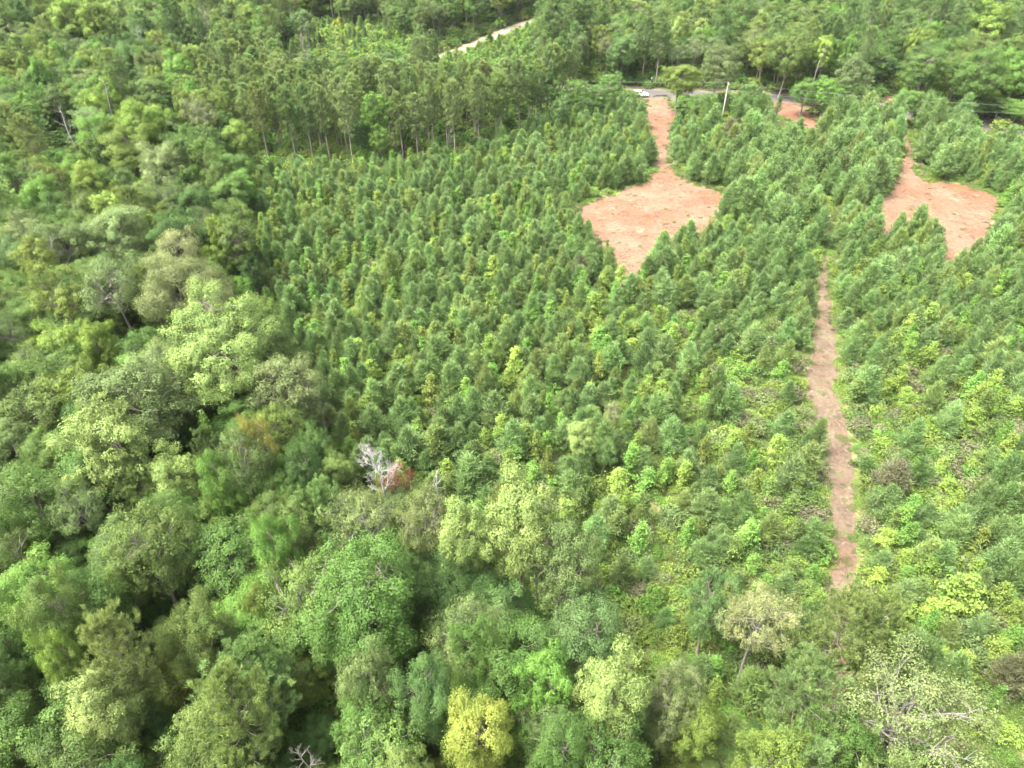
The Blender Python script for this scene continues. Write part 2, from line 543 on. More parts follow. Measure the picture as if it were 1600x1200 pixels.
def snag_parts(seed, H, n_limb, r0, lean=(0.1, 0), spread=0.5, depth=2, first=0.35, mat=None, up=0.55):
    """A dead tree: trunk mesh and a list of limb meshes, each forking."""
    mat = mat or M_BONE
    W = Shape()
    tk = np.linspace(0, 1, 9)
    TP = np.stack([lean[0] * H * tk ** 1.4 + 0.015 * H * np.sin(tk * 9 + seed), lean[1] * H * tk ** 1.4 + 0.015 * H * np.cos(tk * 8 + seed) - 0.015 * H, tk * H], 1)
    W.tube(TP, r0 * (1 - 0.82 * tk) * np.where(tk == 0, 1.3, 1), 7)
    limbs = []

    def grow(S, a, d, L, r, dep):
        P = [a]
        dd = d.copy()
        k = 6
        for _ in range(k - 1):
            dd = dd + rng.normal(size=3) * 0.20 + np.array([0, 0, 0.05])
            dd /= np.linalg.norm(dd)
            P.append(P[-1] + dd * L / (k - 1))
        P = np.array(P)
        S.tube(P, np.linspace(r, r * 0.35, k), 5 if dep > 0 else 4)
        if dep > 0:
            for j in range(2 + int(rng.integers(1, 4))):
                i = int(rng.integers(2, k))
                nd = (P[i] - P[i - 1])
                nd /= np.linalg.norm(nd)
                nd = nd + rng.normal(size=3) * 0.55 + np.array([0, 0, 0.18])
                nd /= np.linalg.norm(nd)
                grow(S, P[i], nd, L * rng.uniform(0.4, 0.65), r * 0.5, dep - 1)

    for i in range(n_limb):
        t = first + (0.97 - first) * (i + 0.3) / n_limb
        a = np.array([np.interp(t, tk, TP[:, j]) for j in range(3)])
        az = i * 2.399963 + seed
        d = np.array([math.cos(az), math.sin(az), up + 0.5 * t])
        d /= np.linalg.norm(d)
        S = Shape()
        grow(S, a, d, spread * H * (1.05 - 0.6 * t) * rng.uniform(0.7, 1.25), r0 * 0.42 * (1.1 - 0.6 * t), depth)
        limbs.append(S.mesh('limb', [mat]))
    return W.mesh('trunk', [mat]), limbs


# ------------------------------------------------------------------ prototypes (meshes shared by the copies)
PROTO = {}


def reg(kind, H, R, pair):
    PROTO.setdefault(kind, []).append((H, R, pair[0], pair[1]))


for s in range(4):      # dense domed crowns
    reg('oak', 16.0, 4.6, broadleaf(10 + s, 16.0, 4.6, 2.6, 100, 0.92, 480, 0.142, amp=0.42))
for s in range(3):      # finer, feathery crowns
    reg('fine', 16.0, 4.4, broadleaf(20 + s, 16.0, 4.4, 2.4, 116, 0.80, 250, 0.160, flat=0.7, amp=0.42))
for s in range(3):      # tall lobed crowns with bigger leaves
    reg('poplar', 18.0, 4.2, broadleaf(30 + s, 18.0, 4.2, 4.0, 92, 0.92, 460, 0.175, flat=0.85, amp=0.48, inner=0.10))
for s in range(3):      # thin crowns that show grey limbs
    reg('thin', 15.0, 4.6, broadleaf(40 + s, 15.0, 4.6, 5.5, 90, 1.0, 220, 0.145, flat=0.46, amp=0.46, pale=True, limb_r=0.062, inner=0.1, twigs=2))
for s in range(3):
    reg('tall_pine', 19.0, 3.3, tall_pine(50 + s, 19.0, 3.3, 7.2, 64, 9, 52, 0.40, 0.036))
for s in range(2):      # open-grown pines, round tufts
    reg('round_pine', 18.0, 4.4, tall_pine(60 + s, 18.0, 4.4, 7.5, 52, 12, 56, 0.38, 0.036, needle_up=0.35))
for s in range(2):      # wide old crowns
    reg('oak_big', 18.0, 7.2, broadleaf(110 + s, 18.0, 7.2, 2.6, 200, 1.02, 540, 0.150, amp=0.42))
    reg('poplar_big', 19.0, 6.8, broadleaf(120 + s, 19.0, 6.8, 4.0, 175, 1.0, 500, 0.175, flat=0.8, amp=0.46, inner=0.12))
    reg('fine_big', 17.0, 6.8, broadleaf(130 + s, 17.0, 6.8, 2.4, 210, 0.95, 320, 0.16, flat=0.7, amp=0.44))
    reg('thin_big', 16.0, 7.0, broadleaf(140 + s, 16.0, 7.0, 5.0, 200, 1.15, 480, 0.14, flat=0.55, amp=0.42, pale=True, limb_r=0.06, inner=0.1, twigs=2))
for s in range(6):
    reg('young_pine', 4.2, 1.25, young_pine(70 + s, 4.2, 1.45 * (0.85 + 0.06 * s), 8 + s % 3, 105, point=0.62 + 0.06 * s))
for s in range(5):
    reg('sapling', 4.0, 1.1, sapling(80 + s, 4.0, 1.1, 26, 84, leaf=0.155, cone=0.55 + 0.1 * s))
for s in range(4):
    reg('shrub', 1.5, 1.2, shrub(90 + s, 1.5, 1.2, 12, 55))
HERBS = [herb_patch(1.6, 620, 0.17, 0.45), herb_patch(1.5, 560, 0.14, 0.6), herb_patch(1.8, 660, 0.20, 0.35)]

TINT = {
    'mid': (.056, .113, .022), 'dark': (.038, .084, .018), 'bright': (.074, .158, .024), 'pale': (.132, .194, .050),
    'yellow': (.150, .195, .028), 'lime': (.106, .170, .025), 'yolive': (.086, .130, .022), 'olive': (.068, .113, .025),
    'greygreen': (.075, .120, .037), 'greyolive': (.098, .135, .047), 'bluegreen': (.058, .112, .031), 'pine': (.096, .165, .050),
    'bluepine': (.106, .186, .059), 'paleneedle': (.122, .182, .050), 'sand': (.145, .172, .068), 'rust': (.185, .088, .040), 'gold': (.165, .165, .030),
    'brown': (.094, .100, .056), 'standpine': (.130, .196, .066),
}
TINT = {k: (r * 1.03, g * 1.0, b * 0.88) for k, (r, g, b) in TINT.items()}
SAY = {'mid': 'mid green', 'dark': 'dark green', 'bright': 'bright green', 'pale': 'pale yellow-green', 'yellow': 'bright yellow', 'lime': 'lime green',
       'yolive': 'yellowish olive', 'olive': 'olive green', 'greygreen': 'grey-green', 'greyolive': 'pale grey-olive', 'bluegreen': 'blue-green', 'pine': 'green',
       'bluepine': 'bluish green', 'paleneedle': 'pale green', 'sand': 'sandy pale', 'rust': 'rust brown', 'gold': 'golden', 'brown': 'brownish', 'standpine': 'greyish green'}
FORM = {'oak': 'domed', 'fine': 'feathery', 'poplar': 'lobed', 'thin': 'thin-crowned grey-limbed', 'tall_pine': 'tall straight', 'round_pine': 'broad tufted',
        'young_pine': 'cone-shaped', 'sapling': 'leafy', 'shrub': 'rounded'}
NAME = {'oak': 'broadleaf_tree', 'fine': 'broadleaf_tree', 'poplar': 'broadleaf_tree', 'thin': 'broadleaf_tree', 'tall_pine': 'pine_tree', 'round_pine': 'pine_tree',
        'young_pine': 'young_pine', 'sapling': 'sapling', 'shrub': 'shrub'}
NAME.update({k + '_big': 'broadleaf_tree' for k in ('oak', 'fine', 'poplar', 'thin')})
GROUP = {'broadleaf_tree': 'broadleaf trees of the wood', 'pine_tree': 'tall pines of the wood', 'young_pine': 'young pines of the plantation',
         'sapling': 'broadleaf saplings among the young pines', 'shrub': 'shrubs in the open ground'}
CATEGORY = {'broadleaf_tree': 'tree', 'pine_tree': 'pine tree', 'young_pine': 'young pine', 'sapling': 'sapling', 'shrub': 'shrub', 'dead_tree': 'dead tree'}

trees = []      # every plant: dict(kind, variant, x, y, sx, sz, rot, tint, tone name, label)


def plant(kind, x, y, H, R, tone, label=None, variant=None, jitter=0.12, rot=None, lean=0.0):
    v = int(rng.integers(len(PROTO[kind]))) if variant is None else variant % len(PROTO[kind])
    c = np.array(TINT[tone]) * (1 + rng.normal() * jitter) * (1 + rng.normal(size=3) * 0.03)
    trees.append(dict(kind=kind, v=v, x=float(x), y=float(y), H=float(H), R=float(R), rot=rng.random() * 6.283 if rot is None else rot, c=np.clip(c, 0.01, 0.6), tone=tone, label=label, lean=lean))


SHOW = [(950, 885, 1085, 985, 1e9), (1278, 430, 1345, 925, 1e9), (545, 690, 600, 745, 60), (672, 735, 700, 762, 70), (596, 728, 632, 770, 65), (60, 168, 105, 225, 170), (690, 36, 826, 90, 262), (455, 30, 640, 88, 262), (1000, 137, 1045, 150, 200), (1120, 60, 1150, 185, 190), (1000, 140, 1050, 180, 190)]     # parts of the place that no filled-in tree may stand before


def fit_height(x, y, H, R):
    # a filled-in tree stays low enough not to cover what SHOW lists
    for _ in range(8):
        u, vt, dep = proj(np.array([x, y, H]))
        _, vm, _ = proj(np.array([x, y, H * 0.45]))
        w = R * FPX / dep
        if not any(u + 0.8 * w > a and u - 0.8 * w < c and vt < d and vm > b and dep < dp - 1 for a, b, c, d, dp in SHOW):
            return H
        H *= 0.87
        if H < 4.5:
            return None
    return None


HAND = []       # (x, y, radius) kept clear by the fill


def hand(kind, u, v_top, w, H, tone, label, variant=None):
    """A tree whose top shows at (u, v_top) in the photo and whose crown is w pixels wide there."""
    p = gp(u, v_top, H)
    _, _, dep = proj(np.array([p[0], p[1], H * 0.8]))
    R = 0.5 * w * dep / FPX
    if kind + '_big' in PROTO and R > 1.3 * PROTO[kind][0][1]:
        kind += '_big'
    plant(kind, p[0], p[1], H, R, tone, label, variant, jitter=0.03)
    HAND.append((p[0], p[1], R))
    SHOW.append((u - 0.42 * w, v_top, u + 0.42 * w, v_top + 0.75 * w, dep))


exec_hand = [
    # kind, u, v_top, width px, height m, tone, label
    ('poplar', 312, 472, 178, 19, 'pale', 'large pale yellow-green lobed tree, brightest of those near the plantation edge'),
    ('poplar', 145, 632, 128, 18, 'pale', 'pale yellow-green lobed tree with a pointed top among darker oaks'),
    ('oak', 324, 703, 80, 15, 'bright', 'bright green compact tree below the grey-limbed thin tree'),
    ('sapling', 313, 645, 36, 12, 'bright', 'narrow bright green pointed tree beside the golden treetop'),
    ('poplar', 818, 752, 122, 19, 'pale', 'tall pale yellow-green tree standing highest where wood meets plantation'),
    ('poplar', 720, 786, 88, 17, 'pale', 'pale green tree close against the tallest yellow-green tree'),
    ('fine', 888, 800, 118, 18, 'greygreen', 'feathery grey-green tree beside the tallest yellow-green tree'),
    ('oak', 555, 872, 200, 18, 'mid', 'very broad mid green oak-like tree below the bleached snag'),
    ('oak', 910, 950, 150, 16, 'bluegreen', 'broad blue-green domed tree near the grassy gap'),
    ('oak', 662, 1024, 108, 16, 'bluegreen', 'round blue-green tree touching the bright yellow tree'),
    ('poplar', 742, 1092, 112, 16, 'yellow', 'bright yellow tree low in the wood'),
    ('poplar', 965, 1033, 114, 17, 'pale', 'pale yellow-green lobed tree below the blue-green dome'),
    ('thin', 1480, 1050, 215, 18, 'greyolive', 'large pale olive tree with whitish limbs in the bottom corner'),
    ('thin', 1203, 915, 120, 14, 'sand', 'sandy pale thin tree beside the lower end of the trail'),
    ('round_pine', 1340, 935, 110, 16, 'paleneedle', 'pale green pine covering the lower end of the trail'),
    ('round_pine', 1402, 940, 86, 16, 'paleneedle', 'pale pine right of the one covering the trail end'),
    ('round_pine', 1448, 1003, 92, 15, 'pine', 'green tufted pine above the large pale olive tree'),
    ('round_pine', 345, 1063, 140, 18, 'paleneedle', 'large tufted pine with bright needle tips low in the wood'),
    ('round_pine', 152, 970, 115, 17, 'paleneedle', 'pale tufted pine beside a yellow-green tree'),
    ('poplar', 66, 985, 62, 15, 'lime', 'lime yellow tree beside the pale tufted pine'),
    ('sapling', 247, 1028, 50, 10, 'yolive', 'wispy yellow-green tree right of the pale tufted pine'),
    ('thin', 378, 637, 62, 17, 'gold', 'golden wispy treetop above the grey-limbed thin tree'),
    ('fine', 388, 903, 56, 13, 'yolive', 'yellowish olive feathery tree left of the broad oak-like tree'),
    ('oak', 412, 804, 88, 16, 'bright', 'bright green rounded tree below the rust brown dead tree, left side'),
    ('thin', 365, 664, 96, 16, 'greygreen', 'grey-limbed thin tree under the golden treetop'),
    ('thin', 562, 752, 122, 16, 'greyolive', 'pale thin tree with white limbs below the bleached snag'),
    ('thin', 658, 760, 105, 16, 'greyolive', 'pale thin tree right of the rust brown dead tree'),
    ('oak', 476, 662, 70, 12, 'dark', 'dark green round tree left of the bleached snag'),
    ('oak', 455, 698, 80, 13, 'dark', 'dark green tree below the round dark one near the snag'),
    ('thin', 155, 392, 112, 17, 'greygreen', 'grey-green thin tree with long pale limbs at mid height'),
    ('thin', 288, 402, 150, 17, 'greyolive', 'wide thin tree with white limbs behind the large pale lobed tree'),
    ('oak', 165, 310, 104, 16, 'greyolive', 'grey-olive domed tree, roundest along the wood edge'),
    ('fine', 352, 322, 68, 15, 'olive', 'olive feathery tree with a yellow neighbour at the plantation edge'),
    ('poplar', 330, 330, 34, 14, 'lime', 'small lime yellow tree against the olive feathery tree'),
    ('thin', 262, 346, 80, 16, 'sand', 'sandy pale thin tree above the wide white-limbed tree'),
    ('fine', 432, 542, 116, 16, 'greyolive', 'pale grey-olive domed tree at the plantation corner'),
    ('fine', 185, 552, 168, 18, 'greygreen', 'very wide grey-green feathery tree above the pale pointed tree'),
    ('fine', 405, 498, 82, 14, 'olive', 'olive tree between the large pale lobed tree and plantation'),
    ('fine', 70, 412, 92, 16, 'yolive', 'yellowish olive tree near the side edge at mid height'),
    ('oak', 240, 214, 84, 16, 'greyolive', 'grey-olive tree below the bright lobed tree by the snag'),
    ('oak', 186, 194, 84, 15, 'yolive', 'yellow-olive tree beside the white snag'),
    ('poplar', 124, 250, 54, 14, 'lime', 'lime tree below the leaning white snag'),
    ('poplar', 212, 154, 92, 16, 'lime', 'lime lobed tree uphill of the yellow-olive tree'),
    ('thin', 308, 143, 58, 16, 'greyolive', 'grey thin tree with pale twigs before the pine stand'),
    ('poplar', 94, -8, 58, 19, 'lime', 'tall lime yellow tree touching the top edge'),
    ('poplar', 140, -4, 52, 19, 'lime', 'second lime tree at the top edge'),
    ('oak', 228, 112, 66, 14, 'olive', 'small olive dome in the middle of the upper wood'),
    ('poplar', 366, 186, 50, 13, 'lime', 'shaded lime tree at the foot of the pine stand'),
    ('poplar', 912, 658, 50, 8, 'pale', 'pale yellow-green young tree standing above the plantation'),
    ('oak', 948, 682, 42, 6.5, 'bluegreen', 'small blue-green tree touching the pale young tree'),
    ('thin', 960, 624, 32, 7.5, 'sand', 'small sandy pale thin tree above the pale young tree'),
    ('young_pine', 608, 390, 54, 7.5, 'paleneedle', 'largest pale pine standing out of the plantation rows'),
    ('young_pine', 668, 430, 50, 5.5, 'pine', 'bushy green pine right of the largest pale pine'),
    ('sapling', 765, 524, 36, 5.0, 'lime', 'lime sapling in the middle of the plantation'),
    ('sapling', 627, 562, 26, 4.8, 'lime', 'slim lime sapling left of the middle sapling'),
    ('sapling', 772, 448, 22, 4.5, 'lime', 'slim lime sapling above the middle sapling'),
    ('sapling', 930, 458, 36, 5.0, 'lime', 'lime sapling below the tongue of the clay clearing'),
    ('shrub', 1363, 720, 34, 2.6, 'dark', 'dark green ball-shaped shrub right of the trail'),
    ('shrub', 1284, 704, 22, 1.9, 'dark', 'small dark shrub on the trail edge'),
    ('poplar', 1563, 0, 60, 20, 'lime', 'lime lobed tree, tallest beyond the road'),
    ('oak', 1068, 92, 62, 13, 'yolive', 'round yellow-green tree standing in front of the road'),
    ('oak', 1133, 66, 68, 16, 'greygreen', 'grey-green domed tree above the power pole'),
    ('oak', 1243, 45, 78, 17, 'olive', 'large olive domed tree beyond the road'),
    ('fine', 1345, 80, 60, 15, 'greygreen', 'grey-green feathery tree beyond the road above the trail'),
    ('oak', 1455, 70, 76, 16, 'mid', 'mid green tree at the roadside above the second clearing'),
    ('oak', 1540, 74, 92, 17, 'mid', 'broad mid green tree below the tall lime one'),
    ('fine', 742, 955, 92, 16, 'mid', 'mid green feathery tree below the pale pair'),
    ('fine', 563, 1003, 104, 16, 'greygreen', 'grey-green feathery tree left of the round blue-green tree'),
    ('poplar', 862, 1018, 94, 15, 'bright', 'bright green tree left of the pale lobed tree'),
    ('fine', 1066, 1038, 96, 15, 'greyolive', 'pale fine-leaved tree right of the pale lobed tree'),
    ('fine', 620, 1160, 90, 16, 'pale', 'pale tree on the bottom edge below the bright yellow tree'),
    ('oak', 868, 1128, 112, 16, 'mid', 'mid green tree on the bottom edge right of the bright yellow tree'),
    ('oak', 50, 905, 115, 17, 'olive', 'olive domed tree at the side edge above the lime tree'),
    ('oak', 285, 932, 104, 16, 'olive', 'olive domed tree left of the yellowish feathery tree'),
    ('fine', 205, 788, 132, 17, 'olive', 'wide olive feathery tree below the pale pointed tree'),
    ('fine', 452, 764, 92, 15, 'olive', 'olive feathery tree left of the pale thin tree with white limbs'),
    ('fine', 1128, 893, 90, 12, 'bluegreen', 'blue-green feathery tree left of the sandy thin tree'),
    ('round_pine', 1272, 1043, 122, 15, 'pine', 'blue-tinged pine below the trail end'),
    ('fine', 1356, 1118, 104, 15, 'mid', 'mid green tree left of the large pale olive tree'),
    ('fine', 1238, 1138, 130, 15, 'yolive', 'yellowish olive tree on the bottom edge below the pines'),
    ('sapling', 1522, 903, 80, 6, 'lime', 'bushy lime sapling above the bottom corner tree'),
    ('poplar', 580, 138, 46, 15, 'bright', 'bright leafy tree standing amid the straight pines'),
    ('fine', 470, 6, 40, 14, 'greygreen', 'greyish tree beyond the yellow scrub'),
]
for k, u, v, w, H, t, lb in exec_hand:
    hand(k, u, v, w, H, t, lb)

# ------------------------------------------------------------------ ground areas, traced on the ground
CLEAR_W = poly([(1009, 150), (1043, 150), (1046, 162), (1062, 181), (1049, 200), (1047, 230), (1047, 256), (1062, 278), (1092, 291), (1120, 297), (1130, 304), (1136, 312), (1131, 328), (1116, 350),
                (1096, 370), (1070, 382), (1050, 393), (1024, 403), (1010, 412), (1000, 430), (992, 448), (980, 446), (968, 425), (948, 402), (934, 380), (908, 360), (897, 340), (910, 320), (940, 309), (975, 296), (1010, 284), (1022, 266), (1022, 240), (1017, 212), (1006, 184), (1008, 166)])
CLEAR_E = poly([(1378, 150), (1402, 150), (1410, 176), (1419, 190), (1424, 215), (1428, 250), (1431, 272), (1445, 281), (1500, 288), (1540, 298), (1561, 308), (1560, 330), (1550, 350), (1540, 380), (1527, 404), (1500, 412), (1474, 424),
                (1466, 410), (1476, 390), (1462, 374), (1430, 366), (1400, 370), (1366, 368), (1334, 352), (1350, 326), (1380, 306), (1400, 285), (1404, 268), (1414, 240), (1408, 205), (1402, 190), (1392, 172)])
PATH = poly([(1286, 374), (1291, 374), (1291, 393), (1294, 440), (1300, 480), (1306, 540), (1308, 590), (1310, 622), (1323, 660), (1330, 700), (1333, 745), (1333, 780), (1337, 820), (1339, 860),
             (1336, 910), (1334, 960), (1330, 1030), (1322, 1110), (1285, 1110), (1288, 1030), (1290, 960), (1293, 910), (1296, 860), (1298, 820), (1292, 780), (1285, 745), (1283, 700), (1277, 665), (1260, 622), (1257, 595), (1269, 545), (1275, 480), (1276, 440)])
PATCH = poly([(1262, 312), (1276, 300), (1286, 318), (1302, 330), (1302, 352), (1296, 378), (1289, 378), (1288, 350), (1286, 338), (1268, 330)])
SPUR = poly([(1196, 150), (1240, 150), (1262, 172), (1279, 196), (1279, 222), (1272, 228), (1266, 206), (1242, 190), (1200, 180)])
LANE = poly([(668, 92), (700, 80), (735, 66), (758, 57), (788, 44), (820, 33), (850, 22), (852, 31), (826, 45), (796, 57), (765, 71), (739, 80), (706, 93), (674, 104)])


def sheet(name, pg, z, mat, rough=0.35, step=1.2, kind='structure'):
    """A flat sheet on the ground with a ragged outline."""
    pts = []
    n = len(pg)
    for i in range(n):
        a, b = pg[i], pg[(i + 1) % n]
        L = np.linalg.norm(b - a)
        k = max(1, int(L / step))
        for j in range(k):
            p = a + (b - a) * j / k
            pts.append((p[0] + rng.normal() * rough, p[1] + rng.normal() * rough, z))
    bm = bmesh.new()
    bm.faces.new([bm.verts.new(p) for p in pts])
    bmesh.ops.triangulate(bm, faces=bm.faces[:])
    bmesh.ops.recalc_face_normals(bm, faces=bm.faces[:])
    for f in bm.faces:
        if f.normal.z < 0:
            f.normal_flip()
    me = bpy.data.meshes.new(name)
    bm.to_mesh(me)
    bm.free()
    me.materials.append(mat)
    o = bpy.data.objects.new(name, me)
    COL.objects.link(o)
    o['kind'] = kind
    return o


def flat_ground():
    S = Shape()
    xs, ys = np.linspace(-1500, 1500, 61), np.linspace(-60, 2600, 61)
    X, Y = np.meshgrid(xs, ys)
    V = np.stack([X.ravel(), Y.ravel(), np.zeros(X.size)], 1)
    i, j = np.meshgrid(np.arange(60), np.arange(60))
    a = (j * 61 + i).ravel()
    S.add(V, np.stack([a, a + 1, a + 62, a + 61], 1))
    o = bpy.data.objects.new('ground', S.mesh('ground', [M_GROUND]))
    COL.objects.link(o)
    o['kind'] = 'structure'


flat_ground()


def strip(pxs, half):
    """Left and right edges of a band of given half width along a centre line given in photo pixels."""
    c = np.array([gp(u, v)[:2] for u, v in pxs])
    t = np.gradient(c, axis=0)
    t /= np.linalg.norm(t, axis=1)[:, None]
    nn = np.stack([-t[:, 1], t[:, 0]], 1)
    return np.concatenate([c + nn * half, (c - nn * half)[::-1]])


ROAD_PX = [(-500, 112), (0, 116), (300, 123), (600, 132), (850, 140), (1000, 146), (1150, 150), (1260, 155), (1400, 172), (1500, 189), (1620, 206), (1900, 252)]
ROAD = strip(ROAD_PX, 3.3)
VERGE = strip(ROAD_PX, 6.6)
sheet('road_verge', VERGE, 0.004, M_VERGE, 0.5, 2.0)
sheet('road', ROAD, 0.012, M_ASPH, 0.03, 4.0)
for off in (-3.0, 3.0):
    c = np.array([gp(u, v)[:2] for u, v in ROAD_PX])
    t = np.gradient(c, axis=0)
    t /= np.linalg.norm(t, axis=1)[:, None]
    c = c + np.stack([-t[:, 1], t[:, 0]], 1) * off
    nn = np.stack([-t[:, 1], t[:, 0]], 1) * 0.05
    sheet('edge_line', np.concatenate([c + nn, (c - nn)[::-1]]), 0.016, M_PAINT, 0.0, 5.0)
sheet('clay_clearing', CLEAR_W, 0.008, M_CLAY, 0.30)
sheet('clay_clearing', CLEAR_E, 0.008, M_CLAY, 0.30)
sheet('trail', PATH, 0.008, M_TRAIL, 0.12, 0.9)
sheet('trail', PATCH, 0.008, M_TRAIL, 0.2, 0.9)
sheet('clay_spur', SPUR, 0.008, M_CLAY, 0.2, 0.9)
sheet('gravel_lane', LANE, 0.008, M_GRAVEL, 0.25)

# ------------------------------------------------------------------ fill the woods and the plantation
OPEN = [CLEAR_W, CLEAR_E, PATH, PATCH, SPUR, LANE]
FOREST = poly([(-900, 100), (300, 100), (380, 235), (392, 400), (425, 560), (470, 690), (560, 830), (700, 905), (900, 1000), (985, 1080), (1085, 1160), (1200, 1190), (1340, 1200), (1600, 1290), (2200, 1500), (2600, 3200), (-2600, 3200), (-3000, 700)])
PINES = poly([(330, 190), (372, 132), (600, 136), (850, 144), (905, 150), (895, 180), (850, 200), (810, 225), (710, 256), (560, 272), (400, 286)])
PLANT = poly([(380, 265), (400, 286), (560, 272), (710, 256), (810, 225), (850, 200), (895, 180), (1000, 178), (1060, 182), (1200, 176), (1300, 190), (1400, 192), (1500, 203), (1700, 225), (2300, 300), (2600, 900), (2200, 1500), (1600, 1290), (1340, 1200), (1200, 1190), (1085, 1160), (985, 1080), (900, 1000), (700, 905), (560, 830), (470, 690), (425, 560), (392, 400)])
SCRUB = poly([(450, 100), (470, 40), (600, 50), (660, 85), (830, 25), (880, 25), (890, 60), (840, 95), (760, 128), (700, 128), (650, 105), (560, 100)])
VISION = poly([(-260, -40), (1860, -40), (1900, 1900), (-300, 1900)])


def scatter(x0, x1, y0, y1, d):
    """Jittered hexagonal spots."""
    pts = []
    row = 0
    y = y0
    while y < y1:
        xs = np.arange(x0 + (row % 2) * d / 2, x1, d)
        P = np.stack([xs, np.full(len(xs), y)], 1) + rng.normal(size=(len(xs), 2)) * d * 0.27
        pts.append(P)
        y += d * 0.87
        row += 1
    return np.concatenate(pts)


def clear_of(P, gap, open_gap):
    ok = np.ones(len(P), bool)
    for pg in OPEN:
        ok &= ~inside(P, pg) & (edge_dist(P, pg) > open_gap)
    ok &= ~inside(P, ROAD) & (edge_dist(P, ROAD) > max(1.5, open_gap))
    for x, y, r in HAND:
        ok &= np.hypot(P[:, 0] - x, P[:, 1] - y) > r * gap
    return ok


def noise2(P, s, off=0.0):
    return np.array([noise.noise(Vector((p[0] * s + off, p[1] * s - off, off))) for p in P])


P = scatter(-270, 270, 12, 400, 5.2)
P = P[inside(P, VISION)]
far = P[:, 1] > np.interp(P[:, 0], *(lambda q: (q[:, 0], q[:, 1]))(np.array([gp(u, v)[:2] for u, v in ROAD_PX])))
P_f = P[(inside(P, FOREST) | far) & ~inside(P, SCRUB) & ~inside(P, PINES)]
P_f = P_f[clear_of(P_f, 0.72, 2.2)]
n1, n2, n3 = noise2(P_f, 0.035, 3.1), noise2(P_f, 0.05, 9.7), noise2(P_f, 0.12, 5.5)
TONES_OAK = ['mid', 'mid', 'dark', 'olive', 'olive', 'greygreen', 'bluegreen', 'bright']
for p, a, b, c in zip(P_f, n1, n2, n3):
    is_far = p[1] > 205
    q = rng.random()
    fit = fit_height(p[0], p[1], 16, 3.4)
    fit = fit or 4.0
    k0 = len(trees)
    if is_far and b > 0.10 and q < 0.5:
        plant('tall_pine', p[0], p[1], rng.uniform(15, 21), rng.uniform(2.4, 3.4), ['pine', 'pine', 'paleneedle', 'bluepine'][int(rng.integers(4))])
    elif q < 0.10:
        plant('thin', p[0], p[1], rng.uniform(11, 15), rng.uniform(2.6, 4.0), ['greyolive', 'greygreen', 'greygreen', 'olive'][int(rng.integers(4))])
    elif q < 0.24:
        plant('poplar', p[0], p[1], rng.uniform(11, 16), rng.uniform(2.0, 3.2), ['bright', 'lime', 'bright', 'pale', 'lime', 'yolive'][int(rng.integers(6))])
    elif q < 0.32:
        plant('round_pine', p[0], p[1], rng.uniform(13, 17), rng.uniform(2.6, 3.8), ['pine', 'paleneedle'][int(rng.integers(2))])
    elif q < 0.60:
        plant('fine', p[0], p[1], rng.uniform(10, 15.5), rng.uniform(2.6, 4.2), ['olive', 'mid', 'greygreen', 'yolive', 'mid'][int(rng.integers(5))])
    else:
        plant('oak', p[0], p[1], rng.uniform(10, 16), rng.uniform(2.8, 4.3), TONES_OAK[int(rng.integers(8))])
    if fit < 16:
        h = min(trees[k0]['H'], fit)
        trees[k0]['R'] *= max(0.6, h / trees[k0]['H'])
        trees[k0]['H'] = h

# low trees that close the gaps under the near wood
P = scatter(-130, 130, 14, 150, 3.6)
P = P[inside(P, VISION) & inside(P, FOREST)]
P = P[clear_of(P, 0.3, 2.0)]
for p in P:
    fit = fit_height(p[0], p[1], 8, 2.0) or 3.6
    plant(['oak', 'fine'][int(rng.integers(2))], p[0], p[1], min(fit, rng.uniform(4.5, 8.0)), rng.uniform(1.5, 2.5), ['mid', 'dark', 'olive', 'yolive', 'bright', 'dark'][int(rng.integers(6))])

# the stand of straight pines in front of the road
P = scatter(-160, 40, 150, 215, 4.5)
P = P[inside(P, PINES)]
P = P[clear_of(P, 0.8, 1.0)]
for p in P:
    fit = fit_height(p[0], p[1], 17, 2.4)
    fit = fit or 4.0
    if fit < 12 or rng.random() < 0.14:
        plant('oak', p[0], p[1], min(fit, rng.uniform(6, 10)), rng.uniform(1.8, 2.6), ['mid', 'bright', 'yolive', 'dark'][int(rng.integers(4))])
    elif rng.random() < 0.9:
        plant('tall_pine', p[0], p[1], min(fit, rng.uniform(14, 18)), rng.uniform(1.9, 2.6), ['standpine', 'pine', 'standpine', 'paleneedle'][int(rng.integers(4))])

